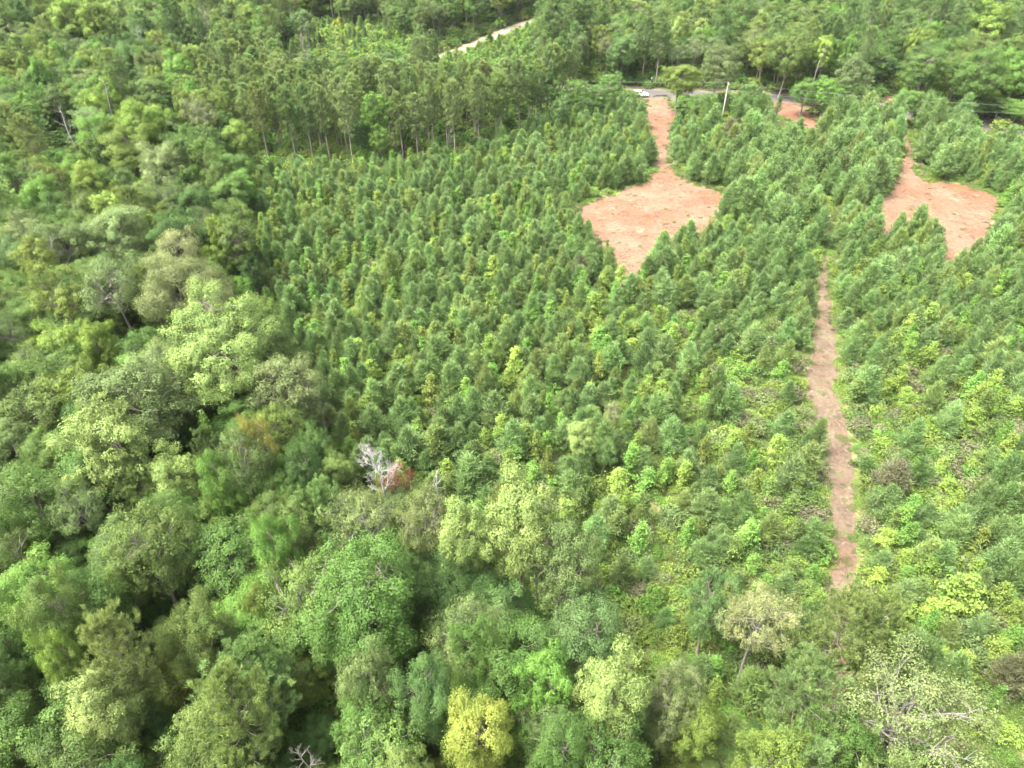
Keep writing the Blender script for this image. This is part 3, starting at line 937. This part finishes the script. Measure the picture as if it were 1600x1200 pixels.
# roadside trees between plantation and road
for u, v, w, H, k, t in [(860, 112, 40, 12, 'oak', 'mid'), (903, 120, 40, 10, 'oak', 'mid'), (932, 126, 36, 9, 'fine', 'mid'), (960, 110, 40, 10, 'fine', 'mid'), (982, 146, 26, 6, 'oak', 'dark'), (920, 150, 40, 7, 'oak', 'dark'), (1000, 164, 18, 4, 'sapling', 'yolive'), (984, 153, 22, 4.5, 'oak', 'mid'), (1004, 158, 14, 3.5, 'sapling', 'mid'), (880, 140, 36, 11, 'fine', 'bluegreen'),
                         (845, 112, 30, 14, 'tall_pine', 'pine'), (1072, 148, 40, 6, 'oak', 'mid'), (1085, 158, 34, 5, 'oak', 'mid'), (1160, 150, 34, 7, 'oak', 'mid'), (1185, 145, 28, 8, 'oak', 'dark'), (1110, 160, 26, 5, 'young_pine', 'bluepine'), (1108, 152, 22, 7, 'young_pine', 'pine'),
                         (1265, 122, 50, 9, 'oak', 'mid'), (1300, 120, 46, 10, 'oak', 'bright'), (1335, 128, 44, 9, 'fine', 'mid'), (1370, 132, 30, 8, 'oak', 'mid'), (1425, 135, 48, 9, 'oak', 'bright'), (1470, 150, 50, 8, 'oak', 'mid'), (1520, 148, 50, 6.5, 'fine', 'mid'), (1570, 149, 48, 6.5, 'oak', 'mid'), (1220, 150, 16, 5, 'sapling', 'dark'), (1600, 154, 50, 6.5, 'oak', 'bright'),
                         (1168, 165, 36, 6, 'young_pine', 'bluepine')]:
    p = gp(u, v, H)
    _, _, dep = proj(np.array([p[0], p[1], H * 0.8]))
    plant(k, p[0], p[1], H, 0.5 * w * dep / FPX, t)

# young pines in loose rows, saplings between them
P = scatter(-110, 240, 30, 200, 2.35)
P = P[inside(P, PLANT) & inside(P, VISION)]
P = P[clear_of(P, 0.55, 1.05)]
U, V, _ = proj(np.concatenate([P, np.zeros((len(P), 1))], 1))
d1, d2 = noise2(P, 0.045, 1.3), noise2(P, 0.11, 7.7)
thinness = np.clip((V - 520) / 360, 0, 1) * 0.34
bare = np.exp(-(((U - 1180) / 120) ** 2 + ((V - 650) / 130) ** 2)) * 0.78 + np.exp(-(((U - 1430) / 120) ** 2 + ((V - 690) / 95) ** 2)) * 0.85 + np.exp(-(((U - 1010) / 120) ** 2 + ((V - 950) / 100) ** 2)) * 0.85
edgeleft = np.clip((480 - U) / 120, 0, 1) * np.clip((700 - V) / 200, 0, 1)
for p, u, v, th, br, el, a, b in zip(P, U, V, thinness, bare, edgeleft, d1, d2):
    q = rng.random()
    if q < br + 0.5 * th * (b > 0.15) + 0.05:
        continue
    if any(a - 7 < u < c + 7 and b < v < d + 34 and v > b + 8 for a, b, c, d in ((1285, 335, 1299, 372), (1281, 366, 1296, 418), (1277, 418, 1300, 640), (1284, 640, 1336, 880), (1204, 165, 1274, 200), (1404, 182, 1422, 275), (1122, 140, 1142, 180), (1290, 880, 1336, 948), (1505, 186, 1600, 210))):
        continue
    big = 1.02 + 0.42 * np.clip((u - 980) / 250, 0, 1) * np.clip((500 - v) / 250, 0, 1)
    if rng.random() < 0.22 + 0.85 * th + 0.25 * el + (0.16 if b > 0.2 else 0):
        plant('sapling', p[0], p[1], rng.uniform(3.0, 5.4), rng.uniform(0.9, 1.6), ['lime', 'bright', 'lime', 'bright', 'yolive', 'olive', 'lime', 'pale'][int(rng.integers(7))])
    else:
        s = rng.uniform(0.60, 1.20) * big * (1 + 0.15 * a)
        plant('young_pine', p[0], p[1], 4.8 * s, 1.64 * s * rng.uniform(0.85, 1.25), 'brown' if rng.random() < 0.006 else ['bluepine', 'bluepine', 'pine', 'bluepine', 'paleneedle', 'pine'][int(rng.integers(6))])

# scrub with yellow growth beside the gravel lane
P = scatter(-130, 60, 215, 330, 2.9)
P = P[inside(P, SCRUB)]
P = P[clear_of(P, 0.6, 2.6)]
U, V, _ = proj(np.concatenate([P, np.zeros((len(P), 1))], 1))
for p, u in zip(P, U):
    yel = u < 590
    if rng.random() < 0.72:
        plant('sapling', p[0], p[1], rng.uniform(1.8, 4.5), rng.uniform(1.0, 1.9), (['lime', 'pale', 'yellow', 'lime'] if yel else ['bright', 'mid', 'lime', 'olive'])[int(rng.integers(4))])
    elif rng.random() < 0.5:
        plant('young_pine', p[0], p[1], rng.uniform(3, 6), rng.uniform(1, 1.8), 'pine')


# ------------------------------------------------------------------ things and the rest as stuff
def link(name, data, parent=None):
    o = bpy.data.objects.new(name, data)
    COL.objects.link(o)
    if parent is not None:
        o.parent = parent
    return o


things = []     # (object, name, centre point, description) for labelling


def tree_thing(t):
    H0, R0, tr, cr = PROTO[t['kind']][t['v']]
    name = NAME[t['kind']]
    e = link(name, None)
    e.empty_display_size = 0.5
    e.location = (t['x'], t['y'], 0)
    e.rotation_euler = (t['lean'], 0, t['rot'])
    e.scale = (t['R'] / R0, t['R'] / R0, t['H'] / H0)
    for nm, me in (('stem' if name == 'shrub' else 'trunk', tr), ('foliage' if name == 'shrub' else 'crown', cr)):
        o = link(nm, me, e)
        o['tint'] = [float(x) for x in t['c']]
    e['category'] = CATEGORY[name]
    e['group'] = GROUP[name]
    if t['label']:
        e['label'] = t['label']
    things.append((e, name, np.array([t['x'], t['y'], t['H'] * 0.75]), t))
    return e


stuff = {}
by_name = {}
for t in trees:
    by_name.setdefault(NAME[t['kind']], []).append(t)
for name, ts in by_name.items():
    X = np.array([[t['x'], t['y'], t['H'] * 0.85] for t in ts])
    u, v, dep = proj(X)
    size = np.array([max(t['R'] * 2, t['H'] * 0.35) for t in ts]) * FPX / dep
    seen = (u > -0.3 * size) & (u < 1600 + 0.3 * size) & (v > -0.2 * size) & (v < 1200 + 0.4 * size)
    rank = np.where(seen, size, 0) + np.array([1e6 if t['label'] else 0 for t in ts])
    order = np.argsort(-rank)
    keep = [i for i in order[:300] if rank[i] > 0]
    ks = set(keep)
    for i in keep:
        tree_thing(ts[i])
    stuff[name] = [t for i, t in enumerate(ts) if i not in ks and -200 < u[i] < 1800]


def combined(kind, v):
    """One mesh with the trunk and the crown, for the mass of trees."""
    H0, R0, tr, cr = PROTO[kind][v]
    bm = bmesh.new()
    bm.from_mesh(tr)
    nf = len(bm.faces)
    bm.from_mesh(cr)
    bm.faces.ensure_lookup_table()
    for i in range(nf, len(bm.faces)):
        bm.faces[i].material_index = 1
    me = bpy.data.meshes.new('mass_tree')
    bm.to_mesh(me)
    bm.free()
    me.materials.append(tr.materials[0])
    me.materials.append(cr.materials[0])
    return bpy.data.objects.new('mass_tree', me)


def mass(name, items, sources):
    """One object: items = list of (x, y, scale_xy, scale_z, rot, source index, colour)."""
    if not items:
        return
    n = len(items)
    me = bpy.data.meshes.new(name)
    me.vertices.add(n)
    me.vertices.foreach_set('co', np.array([[i[0], i[1], 0.0] for i in items], np.float32).ravel())
    for nm, ty, key, val in (('size', 'FLOAT_VECTOR', 'vector', np.array([[i[2], i[2], i[3]] for i in items], np.float32)),
                             ('turn', 'FLOAT_VECTOR', 'vector', np.array([[0, 0, i[4]] for i in items], np.float32)),
                             ('tint', 'FLOAT_COLOR', 'color', np.array([[*i[6], 1.0] for i in items], np.float32))):
        at = me.attributes.new(nm, ty, 'POINT')
        at.data.foreach_set(key, val.ravel())
    at = me.attributes.new('pick', 'INT', 'POINT')
    at.data.foreach_set('value', np.array([i[5] for i in items], np.int32))
    o = link(name, me)
    o['kind'] = 'stuff'
    ng = bpy.data.node_groups.new(name, 'GeometryNodeTree')
    ng.interface.new_socket('Geometry', in_out='INPUT', socket_type='NodeSocketGeometry')
    ng.interface.new_socket('Geometry', in_out='OUTPUT', socket_type='NodeSocketGeometry')
    N, L = ng.nodes, ng.links
    gi, go = N.new('NodeGroupInput'), N.new('NodeGroupOutput')
    iop = N.new('GeometryNodeInstanceOnPoints')
    m2p = N.new('GeometryNodeMeshToPoints')
    L.new(gi.outputs[0], m2p.inputs[0])
    L.new(m2p.outputs[0], iop.inputs['Points'])
    jn = N.new('GeometryNodeJoinGeometry')
    for so in reversed(sources):
        oi = N.new('GeometryNodeObjectInfo')
        oi.inputs['Object'].default_value = so
        oi.transform_space = 'ORIGINAL'
        g2i = N.new('GeometryNodeGeometryToInstance')
        L.new(oi.outputs['Geometry'], g2i.inputs[0])
        L.new(g2i.outputs[0], jn.inputs[0])
    L.new(jn.outputs[0], iop.inputs['Instance'])
    iop.inputs['Pick Instance'].default_value = True
    for nm, ty, sock in (('pick', 'INT', 'Instance Index'), ('size', 'FLOAT_VECTOR', 'Scale'), ('turn', 'FLOAT_VECTOR', 'Rotation')):
        na = N.new('GeometryNodeInputNamedAttribute')
        na.data_type = ty
        na.inputs[0].default_value = nm
        out = [s for s in na.outputs if s.enabled and s.name == 'Attribute'][0]
        L.new(out, iop.inputs[sock])
    L.new(iop.outputs[0], go.inputs[0])
    md = o.modifiers.new('copies', 'NODES')
    md.node_group = ng
    return o


MASS_NAME = {'broadleaf_tree': 'broadleaf_woodland', 'pine_tree': 'pine_woodland', 'young_pine': 'plantation_undergrowth', 'sapling': 'sapling_undergrowth', 'shrub': 'shrubbery'}
for name, ts in stuff.items():
    kinds = sorted({(t['kind'], t['v']) for t in ts})
    src = [combined(k, v) for k, v in kinds]
    items = []
    for t in ts:
        H0, R0 = PROTO[t['kind']][t['v']][:2]
        items.append((t['x'], t['y'], t['R'] / R0, t['H'] / H0, t['rot'], kinds.index((t['kind'], t['v'])), t['c']))
    mass(MASS_NAME[name], items, src)

# undergrowth: shrubs and weeds over the plantation floor and under the wood's edge
items = []
P = scatter(-150, 250, 14, 205, 1.4)
P = P[(inside(P, PLANT) | (inside(P, FOREST) & (edge_dist(P, PLANT) < 40))) & inside(P, VISION)]
ok = np.ones(len(P), bool)
for pg in OPEN:
    ok &= ~inside(P, pg) & (edge_dist(P, pg) > 0.45)
P = P[ok & ~inside(P, ROAD)]
g1 = noise2(P, 0.06, 2.2)
src_w = [combined('shrub', i) for i in range(4)] + [bpy.data.objects.new('mass_weeds', m) for m in HERBS]
UT = ['yolive', 'olive', 'lime', 'bright', 'lime', 'brown', 'mid', 'yolive', 'greyolive', 'bright', 'olive']
for p, g in zip(P, g1):
    c = np.array(TINT[UT[int(rng.integers(len(UT)))]]) * rng.uniform(0.95, 1.35)
    if rng.random() < 0.46:
        s = rng.uniform(0.35, 1.0)
        items.append((p[0], p[1], s * rng.uniform(0.8, 1.3), s, rng.random() * 6.28, int(rng.integers(4)), c))
    elif rng.random() < 0.85 + g * 0.5:
        s = rng.uniform(0.6, 1.2)
        items.append((p[0], p[1], s, s, rng.random() * 6.28, 4 + int(rng.integers(3)), c))
for cu, cv, su, sv, n in ((1180, 650, 100, 100, 260), (1430, 690, 100, 75, 300), (1010, 950, 90, 70, 90), (1250, 830, 120, 90, 200), (1450, 900, 120, 90, 220)):
    for _ in range(n):
        q = gp(cu + rng.normal() * su, cv + rng.normal() * sv)[:2]
        if any(inside(q[None], pg)[0] or edge_dist(q[None], pg)[0] < 1.0 for pg in (PATH, CLEAR_E)):
            continue
        s = rng.uniform(0.6, 1.5)
        items.append((q[0], q[1], s * rng.uniform(0.7, 1.2), s, rng.random() * 6.28, int(rng.integers(4)), np.array(TINT[['greyolive', 'olive', 'yolive', 'lime', 'greygreen', 'bright', 'brown'][int(rng.integers(7))]]) * rng.uniform(0.8, 1.1)))
for pg in OPEN[:5]:        # ragged weeds along the cut edges
    n = len(pg)
    for i in range(n):
        a, b = pg[i], pg[(i + 1) % n]
        for _ in range(int(np.linalg.norm(b - a) / (1.3 if pg is PATH else 0.7))):
            p = a + (b - a) * rng.random() + rng.normal(size=2) * 0.4
            s = rng.uniform(0.15, 0.45)
            items.append((p[0], p[1], s, s, rng.random() * 6.28, 4 + int(rng.integers(3)), np.array(TINT[UT[int(rng.integers(len(UT)))]]) * rng.uniform(0.6, 1.0)))
P = scatter(-270, 270, 14, 330, 2.7)
P = P[inside(P, VISION) & ~inside(P, PLANT)]
ok = np.ones(len(P), bool)
for pg in OPEN + [ROAD]:
    ok &= ~inside(P, pg) & (edge_dist(P, pg) > 0.8)
for p in P[ok]:
    c = np.array(TINT[['bright', 'mid', 'olive', 'yolive', 'mid'][int(rng.integers(5))]]) * rng.uniform(0.9, 1.3)
    s = rng.uniform(0.9, 2.4)
    items.append((p[0], p[1], s, s, rng.random() * 6.28, int(rng.integers(4)), c))
mass('undergrowth', items, src_w)

# chipped wood, sticks and tufts left on the bare ground
def stick_patch():
    S = Shape()
    for _ in range(26):
        a = rng.random() * 6.28
        c = np.array([rng.normal() * 0.7, rng.normal() * 0.7, 0.03])
        d = np.array([math.cos(a), math.sin(a), rng.normal() * 0.06]) * rng.uniform(0.08, 0.42)
        S.tube([c - d, c, c + d], [0.012, 0.016, 0.008], 4)
    return S.mesh('sticks', [M_LEAF])


items = []
src_s = [bpy.data.objects.new('mass_sticks', stick_patch()) for _ in range(4)] + [bpy.data.objects.new('mass_weeds', m) for m in HERBS]
for pg, share in ((CLEAR_W, 1.0), (CLEAR_E, 1.0), (PATH, 1.5), (PATCH, 1.5), (SPUR, 0.7)):
    lo, hi = pg.min(0), pg.max(0)
    P = scatter(lo[0], hi[0], lo[1], hi[1], 1.35 / share)
    P = P[inside(P, pg)]
    dd = edge_dist(P, pg)
    for p, d in zip(P, dd):
        if rng.random() < 0.35:
            items.append((p[0], p[1], rng.uniform(0.4, 0.9), 1.0, rng.random() * 6.28, int(rng.integers(4)), np.array([(.15, .115, .080), (.09, .06, .042), (.17, .14, .10), (.12, .075, .05)][int(rng.integers(4))])))
        if rng.random() < 0.05 + 0.30 * math.exp(-d / 0.8):
            s = rng.uniform(0.12, 0.34)
            items.append((p[0], p[1], s, s, rng.random() * 6.28, 4 + int(rng.integers(3)), np.array(TINT[['yolive', 'olive', 'brown', 'sand'][int(rng.integers(4))]])))
mass('wood_litter', items, src_s)

# ------------------------------------------------------------------ dead trees
def dead(u, v_top, H, seed, label, n_limb=7, r0=0.2, lean=(0.1, 0.0), spread=0.45, depth=2, first=0.35, mat=None, up=0.55, rot=0.0):
    tr, limbs = snag_parts(seed, H, n_limb, r0, lean, spread, depth, first, mat, up)
    p = gp(u, v_top, H)
    e = link('dead_tree', None)
    e.location = (p[0] - lean[0] * H, p[1] - lean[1] * H, 0)
    e.rotation_euler = (0, 0, rot)
    link('trunk', tr, e)
    for m in limbs:
        link('limb', m, e)
    e['category'], e['label'], e['group'] = 'dead tree', label, 'bare dead trees in the wood'
    return e


dead(572, 690, 17, 1, 'large bleached bare snag with many upright twigs at the wood edge', 16, 0.20, (-0.10, 0.02), 0.15, 3, 0.60, up=0.9)
dead(90, 166, 15, 5, 'leaning white snag with one crooked side limb in the upper wood', 5, 0.25, (-0.08, 0.0), 0.22, 1, 0.55)
dead(686, 733, 14, 9, 'small pale bare snag right of the rust brown dead tree', 6, 0.12, (0.05, 0), 0.13, 2, 0.7)
dead(497, 627, 9, 13, 'thin grey bare stem at the plantation corner', 4, 0.11, (-0.04, 0), 0.25, 1, 0.5, M_PALE)
dead(210, 38, 17, 17, 'straight grey dead pine trunk near the top edge', 14, 0.22, (-0.05, 0), 0.20, 1, 0.5, M_PALE, 0.1)
dead(316, 14, 16, 21, 'pinkish grey bare twiggy tree near the top edge', 18, 0.18, (0, 0), 0.30, 3, 0.45, M_PALE)
dead(855, 772, 17, 25, 'grey bare branches poking out beside the tallest yellow-green tree', 8, 0.16, (0.05, 0), 0.22, 2, 0.7, M_PALE)
dead(463, 880, 13, 29, 'short grey bare snag left of the broad oak-like tree', 6, 0.10, (-0.03, 0), 0.12, 2, 0.7, M_PALE)
dead(468, 1160, 13, 33, 'whitish bare snag near the bottom edge', 7, 0.11, (0.03, 0), 0.14, 2, 0.65, M_PALE)
dead(158, 120, 17, 37, 'short white spike of a dead top in the upper wood', 5, 0.18, (0.0, 0), 0.12, 1, 0.75)
dead(80, 372, 14, 41, 'grey twiggy dead tree near the side edge', 8, 0.15, (0.03, 0), 0.24, 2, 0.5, M_PALE)
dead(1458, 15, 17, 45, 'dead top beyond the road near the lime tree', 6, 0.16, (0.04, 0), 0.16, 1, 0.6, M_PALE)
dead(1290, 72, 14, 49, 'leaning grey dead trunk beyond the road', 5, 0.18, (0.10, 0), 0.16, 1, 0.6, M_PALE)
dead(470, 50, 15, 53, 'grey twiggy dead tree in front of the yellow scrub', 16, 0.16, (0, 0), 0.22, 2, 0.45, M_PALE)
dead(995, 45, 13, 57, 'reddish grey dead tree beyond the road above the parked car', 14, 0.16, (0, 0), 0.22, 2, 0.4, M_PALE)

# rust brown dead tree that still holds its leaves
plant('thin', *gp(614, 722, 13)[:2], 13, 1.7, 'rust', 'rust brown dead tree still holding its leaves beside the large bleached snag')
tree_thing(trees[-1])

# ------------------------------------------------------------------ power line, post, car
def box(S, c, d, mat=0, taper=1.0):
    x, y, z = d[0] / 2, d[1] / 2, d[2] / 2
    V = [(-x, -y, -z), (x, -y, -z), (x, y, -z), (-x, y, -z), (-x * taper, -y * taper, z), (x * taper, -y * taper, z), (x * taper, y * taper, z), (-x * taper, y * taper, z)]
    S.add(np.array(V) + np.array(c), [(0, 3, 2, 1), (4, 5, 6, 7), (0, 1, 5, 4), (1, 2, 6, 5), (2, 3, 7, 6), (3, 0, 4, 7)], 0.5, mat)


def pole(x, y, H, rot, label, lean=(0.0, 0.0)):
    e = link('power_pole', None)
    e.location = (x, y, 0)
    e.rotation_euler = (lean[0], lean[1], rot)
    S = Shape()
    S.tube([[0, 0, -0.3], [0, 0, H * 0.5], [0, 0, H]], [0.19, 0.165, 0.13], 12)
    S.add([[0.13 * math.cos(a), 0.13 * math.sin(a), H] for a in np.arange(12) * math.pi / 6], [list(range(12))])
    link('shaft', S.mesh('shaft', [M_POLE]), e)
    S = Shape()
    box(S, (0, -0.2, H - 0.35), (0.10, 1.3, 0.11))
    link('crossarm', S.mesh('crossarm', [M_POLE]), e)
    for k in (-0.85, 0.45):
        S = Shape()
        S.tube([[0, k, H - 0.29], [0, k, H - 0.18], [0, k, H - 0.10]], [0.05, 0.06, 0.03], 8)
        link('insulator', S.mesh('insulator', [M_METAL]), e)
    S = Shape()
    S.tube([[0.27, 0, H - 2.2], [0.27, 0, H - 1.4]], [0.17, 0.17], 12)
    S.add([[0.27 + 0.17 * math.cos(a), 0.17 * math.sin(a), H - 1.4] for a in np.arange(12) * math.pi / 6], [list(range(12))])
    link('transformer', S.mesh('transformer', [M_METAL]), e)
    e['category'], e['label'], e['group'] = 'power pole', label, 'poles of the power line'


pp = gp(1128.5, 182.5)
top = gp(1137, 141, 8.3)
PH = 8.3
pole(pp[0], pp[1], PH, 0.12, 'pale wooden power pole standing by the clay bank before the road')
pw = gp(560, 172)
pole(pw[0], pw[1], PH + 2, 0.05, 'power pole hidden among the straight pines')
pe = gp(1680, 226)
pole(pe[0], pe[1], PH, 0.35, 'power pole at the far side edge of the road')


def wire(a, b, sag, label):
    t = np.linspace(0, 1, 25)[:, None]
    Pn = a + (b - a) * t - np.array([0, 0, 1.0]) * sag * 4 * t * (1 - t)
    S = Shape()
    S.tube(Pn, np.full(25, 0.014), 5)
    o = link('power_line', S.mesh('power_line', [M_WIRE]))
    o['category'], o['label'], o['group'] = 'wire', label, 'wires of the power line'


for z, sag, w in ((PH - 0.08, 1.0, 'upper'), (PH - 1.7, 1.1, 'lower')):
    A = np.array([pp[0], pp[1], z])
    wire(np.array([pw[0], pw[1], z + 2]), A, sag, w + ' bright wire strung from the pale pole over the clay driveway')
    wire(A, np.array([pe[0], pe[1], z]), sag, w + ' wire running from the pale pole past the second clearing')

e = link('roadside_post', None)
p = gp(1010.5, 138)
e.location = (p[0], p[1], 0)
e.rotation_euler = (0, math.radians(24), 0)
S = Shape()
S.tube([[0, 0, 0], [0, 0, 1.6], [0, 0, 3.2]], [0.06, 0.055, 0.05], 8)
link('shaft', S.mesh('shaft', [M_METAL]), e)
S = Shape()
box(S, (0, 0.02, 2.8), (0.45, 0.05, 0.6))
link('plate', S.mesh('plate', [M_METAL]), e)
e['category'], e['label'] = 'post', 'short leaning grey post at the far verge of the road'


def car(x, y, rot, label):
    e = link('parked_car', None)
    e.location = (x, y, 0.012)
    e.rotation_euler = (0, 0, rot)
    # side profile (x along the car), widths per station
    prof = [(-2.25, .45, .85), (-2.15, .35, .98), (-1.4, .32, 1.02), (-.9, .32, 1.04), (.9, .32, 1.02), (1.5, .32, .95), (2.15, .35, .82), (2.28, .45, .68)]
    V, F = [], []
    for px, lo, hi in prof:
        w = 0.9 if abs(px) < 2 else 0.78
        V += [(px, -w, lo), (px, -w * 1.02, (lo + hi) / 2), (px, -w * 0.92, hi), (px, w * 0.92, hi), (px, w * 1.02, (lo + hi) / 2), (px, w, lo)]
    for i in range(len(prof) - 1):
        for j in range(6):
            F.append((i * 6 + j, i * 6 + (j + 1) % 6, i * 6 + 6 + (j + 1) % 6, i * 6 + 6 + j))
    S = Shape()
    S.add(V, F)
    n = (len(prof) - 1) * 6
    S.add([V[j] for j in range(6)] + [V[n + j] for j in range(6)], [(5, 4, 3, 2, 1, 0), (6, 7, 8, 9, 10, 11)])
    link('body', S.mesh('body', [M_CAR]), e)
    S = Shape()          # cabin pillars and roof
    V = [(-1.95, -.80, 1.0), (1.05, -.80, 1.0), (1.05, .80, 1.0), (-1.95, .80, 1.0), (-1.65, -.64, 1.55), (.25, -.64, 1.58), (.25, .64, 1.58), (-1.65, .64, 1.55)]
    S.add(V, [(4, 5, 6, 7), (0, 1, 5, 4), (1, 2, 6, 5), (2, 3, 7, 6), (3, 0, 4, 7)])
    link('cabin', S.mesh('cabin', [M_CAR]), e)

    def pane(A, name):
        A = np.array(A, float)
        nrm = np.cross(A[1] - A[0], A[2] - A[0])
        nrm /= np.linalg.norm(nrm)
        c = A.mean(0)
        Q = c + (A - c) * 0.9
        s = Shape()
        s.add(np.concatenate([Q - nrm * 0.01, Q + nrm * 0.012]), [(4, 5, 6, 7), (0, 1, 5, 4), (1, 2, 6, 5), (2, 3, 7, 6), (3, 0, 4, 7)])
        link(name, s.mesh(name, [M_GLASS]), e)

    mid = lambda a, b, t: tuple(np.array(a) * (1 - t) + np.array(b) * t)
    for s0, s1, s2, s3 in ((0, 1, 5, 4), (2, 3, 7, 6)):
        a, b, c, d = V[s0], V[s1], V[s2], V[s3]
        pane([a, mid(a, b, .5), mid(d, c, .5), d], 'side_window')
        pane([mid(a, b, .5), b, c, mid(d, c, .5)], 'side_window')
    pane([V[1], V[2], V[6], V[5]], 'windscreen')
    pane([V[3], V[0], V[4], V[7]], 'rear_window')
    for wx in (-1.4, 1.45):
        for wy in (-.86, .86):
            s = Shape()
            a = np.arange(16) * math.pi / 8
            s.tube([[wx, wy - .11, .34], [wx, wy + .11, .34]], [.34, .34], 16)
            s.add([[wx + .34 * math.cos(q), wy + .11 * np.sign(wy), .34 + .34 * math.sin(q)] for q in a], [list(range(16))])
            w_ = link('wheel', s.mesh('wheel', [M_TYRE]), e)
            s = Shape()
            s.add([[wx + .2 * math.cos(q), wy + .125 * np.sign(wy), .34 + .2 * math.sin(q)] for q in a] + [[wx + .2 * math.cos(q), wy + .10 * np.sign(wy), .34 + .2 * math.sin(q)] for q in a],
                  [[i, (i + 1) % 16, 16 + (i + 1) % 16, 16 + i] for i in range(16)])
            s.add([[wx + .2 * math.cos(q), wy + .125 * np.sign(wy), .34 + .2 * math.sin(q)] for q in a], [list(range(16))])
            link('rim', s.mesh('rim', [M_METAL]), w_)
    for wy in (-.6, .6):
        s = Shape()
        box(s, (2.24, wy, .72), (.10, .3, .14))
        link('headlight', s.mesh('headlight', [M_LAMP]), e)
        s = Shape()
        box(s, (-2.22, wy, .80), (.10, .26, .14))
        link('tail_light', s.mesh('tail_light', [plain('red_lamp', (.35, .02, .02), .3)]), e)
    e['category'], e['label'] = 'car', label


p = gp(999, 151)
car(p[0], p[1], 0.03, 'white parked car half hidden by trees where the clay driveway meets the road')

# ------------------------------------------------------------------ the thin summer haze that pales the far trees
hm, hn, hl = nodes_of('air')
pv = hn.new('ShaderNodeVolumePrincipled')
pv.inputs['Color'].default_value = (0.90, 0.94, 0.97, 1)
pv.inputs['Density'].default_value = HAZE
ho = hn.new('ShaderNodeOutputMaterial')
hl.new(pv.outputs[0], ho.inputs['Volume'])
S = Shape()
box(S, (0, 1270, 31.5), (3200, 2800, 65))
hz = link('haze', S.mesh('haze', [hm]))
hz['kind'] = 'stuff'

# ------------------------------------------------------------------ labels for the trees that the lists above leave unnamed
MARK = [('the white parked car', 998, 149), ('the pale power pole', 1132, 160), ('the gravel lane', 755, 64), ('the yellow scrub', 520, 65), ('the bleached snag', 570, 720), ('the rust brown dead tree', 614, 755),
        ('the leaning white snag', 90, 200), ('the bright yellow tree', 738, 1120), ('the tallest pale yellow-green tree', 818, 810), ('the large pale lobed tree', 312, 540), ('the golden treetop', 378, 650),
        ('the broad blue-green dome', 910, 995), ('the broad oak-like tree', 555, 945), ('the big tufted pine', 345, 1120), ('the pale tufted pine', 152, 1005), ('the trail end', 1312, 930), ('the trail bend', 1280, 610),
        ('the ball-shaped shrub', 1363, 738), ('the clearing by the driveway', 1025, 335), ('the second clearing', 1470, 325), ('the roadside round tree', 1068, 125), ('the tall lime tree', 1563, 45), ('the large olive dome', 1243, 90),
        ('the largest plantation pine', 608, 430), ('the middle lime sapling', 765, 550), ('the pale young tree', 912, 690), ('the bottom corner olive tree', 1480, 1120), ('the grey-olive dome', 165, 350), ('the pinkish dead tree', 316, 30),
        ('the small sandy thin tree', 960, 645), ('the bushy lime sapling', 1522, 930), ('the sandy thin tree', 1203, 970), ('the trail top', 1287, 440), ('the pale pointed tree', 145, 700), ('the straight pine stand', 640, 190),
        ('the pine stand end', 420, 200), ('the lime top trees', 115, 20), ('the grassy gap', 1010, 950), ('the bare ground patch', 1150, 640), ('the yellow-brown brush', 1430, 670), ('the wide feathery tree', 185, 610),
        ('the plantation corner dome', 432, 590), ('the lower right edge', 1590, 800), ('the upper right edge', 1590, 420), ('the lower left edge', 10, 1100), ('the middle left edge', 10, 760), ('the roadside mid green tree', 1455, 120)]
DIRS = ['right of', 'above right of', 'above', 'above left of', 'left of', 'below left of', 'below', 'below right of']
ORD = ['nearest', 'second', 'third', 'fourth', 'fifth', 'sixth', 'seventh', 'eighth', 'ninth', 'tenth', 'eleventh', 'twelfth', 'thirteenth', 'fourteenth', 'fifteenth', 'sixteenth', 'seventeenth', 'eighteenth', 'nineteenth', 'twentieth']
MU = np.array([[m[1], m[2]] for m in MARK], float)
WORD = {'broadleaf_tree': 'broadleaf tree', 'pine_tree': 'tall pine', 'young_pine': 'young pine', 'sapling': 'sapling', 'shrub': 'shrub'}
slots = {}
for e, name, c, t in things:
    if e.get('label'):
        continue
    u, v, _ = proj(c)
    d = np.array([u, v]) - MU
    r = np.hypot(d[:, 0], d[:, 1])
    m = int(np.argmin(r))
    k = int(round(math.atan2(-d[m, 1], d[m, 0]) / (math.pi / 4))) % 8
    slots.setdefault((name, t['tone'], m, k), []).append((r[m], e, t))
for (name, tone, m, k), rows in slots.items():
    rows.sort(key=lambda x: x[0])
    for i, (_, e, t) in enumerate(rows):
        n = ORD[i] if i < len(ORD) else 'far'
        e['label'] = f"{SAY[tone]} {WORD[name]}, {n} of that colour {DIRS[k]} {MARK[m][0]}"
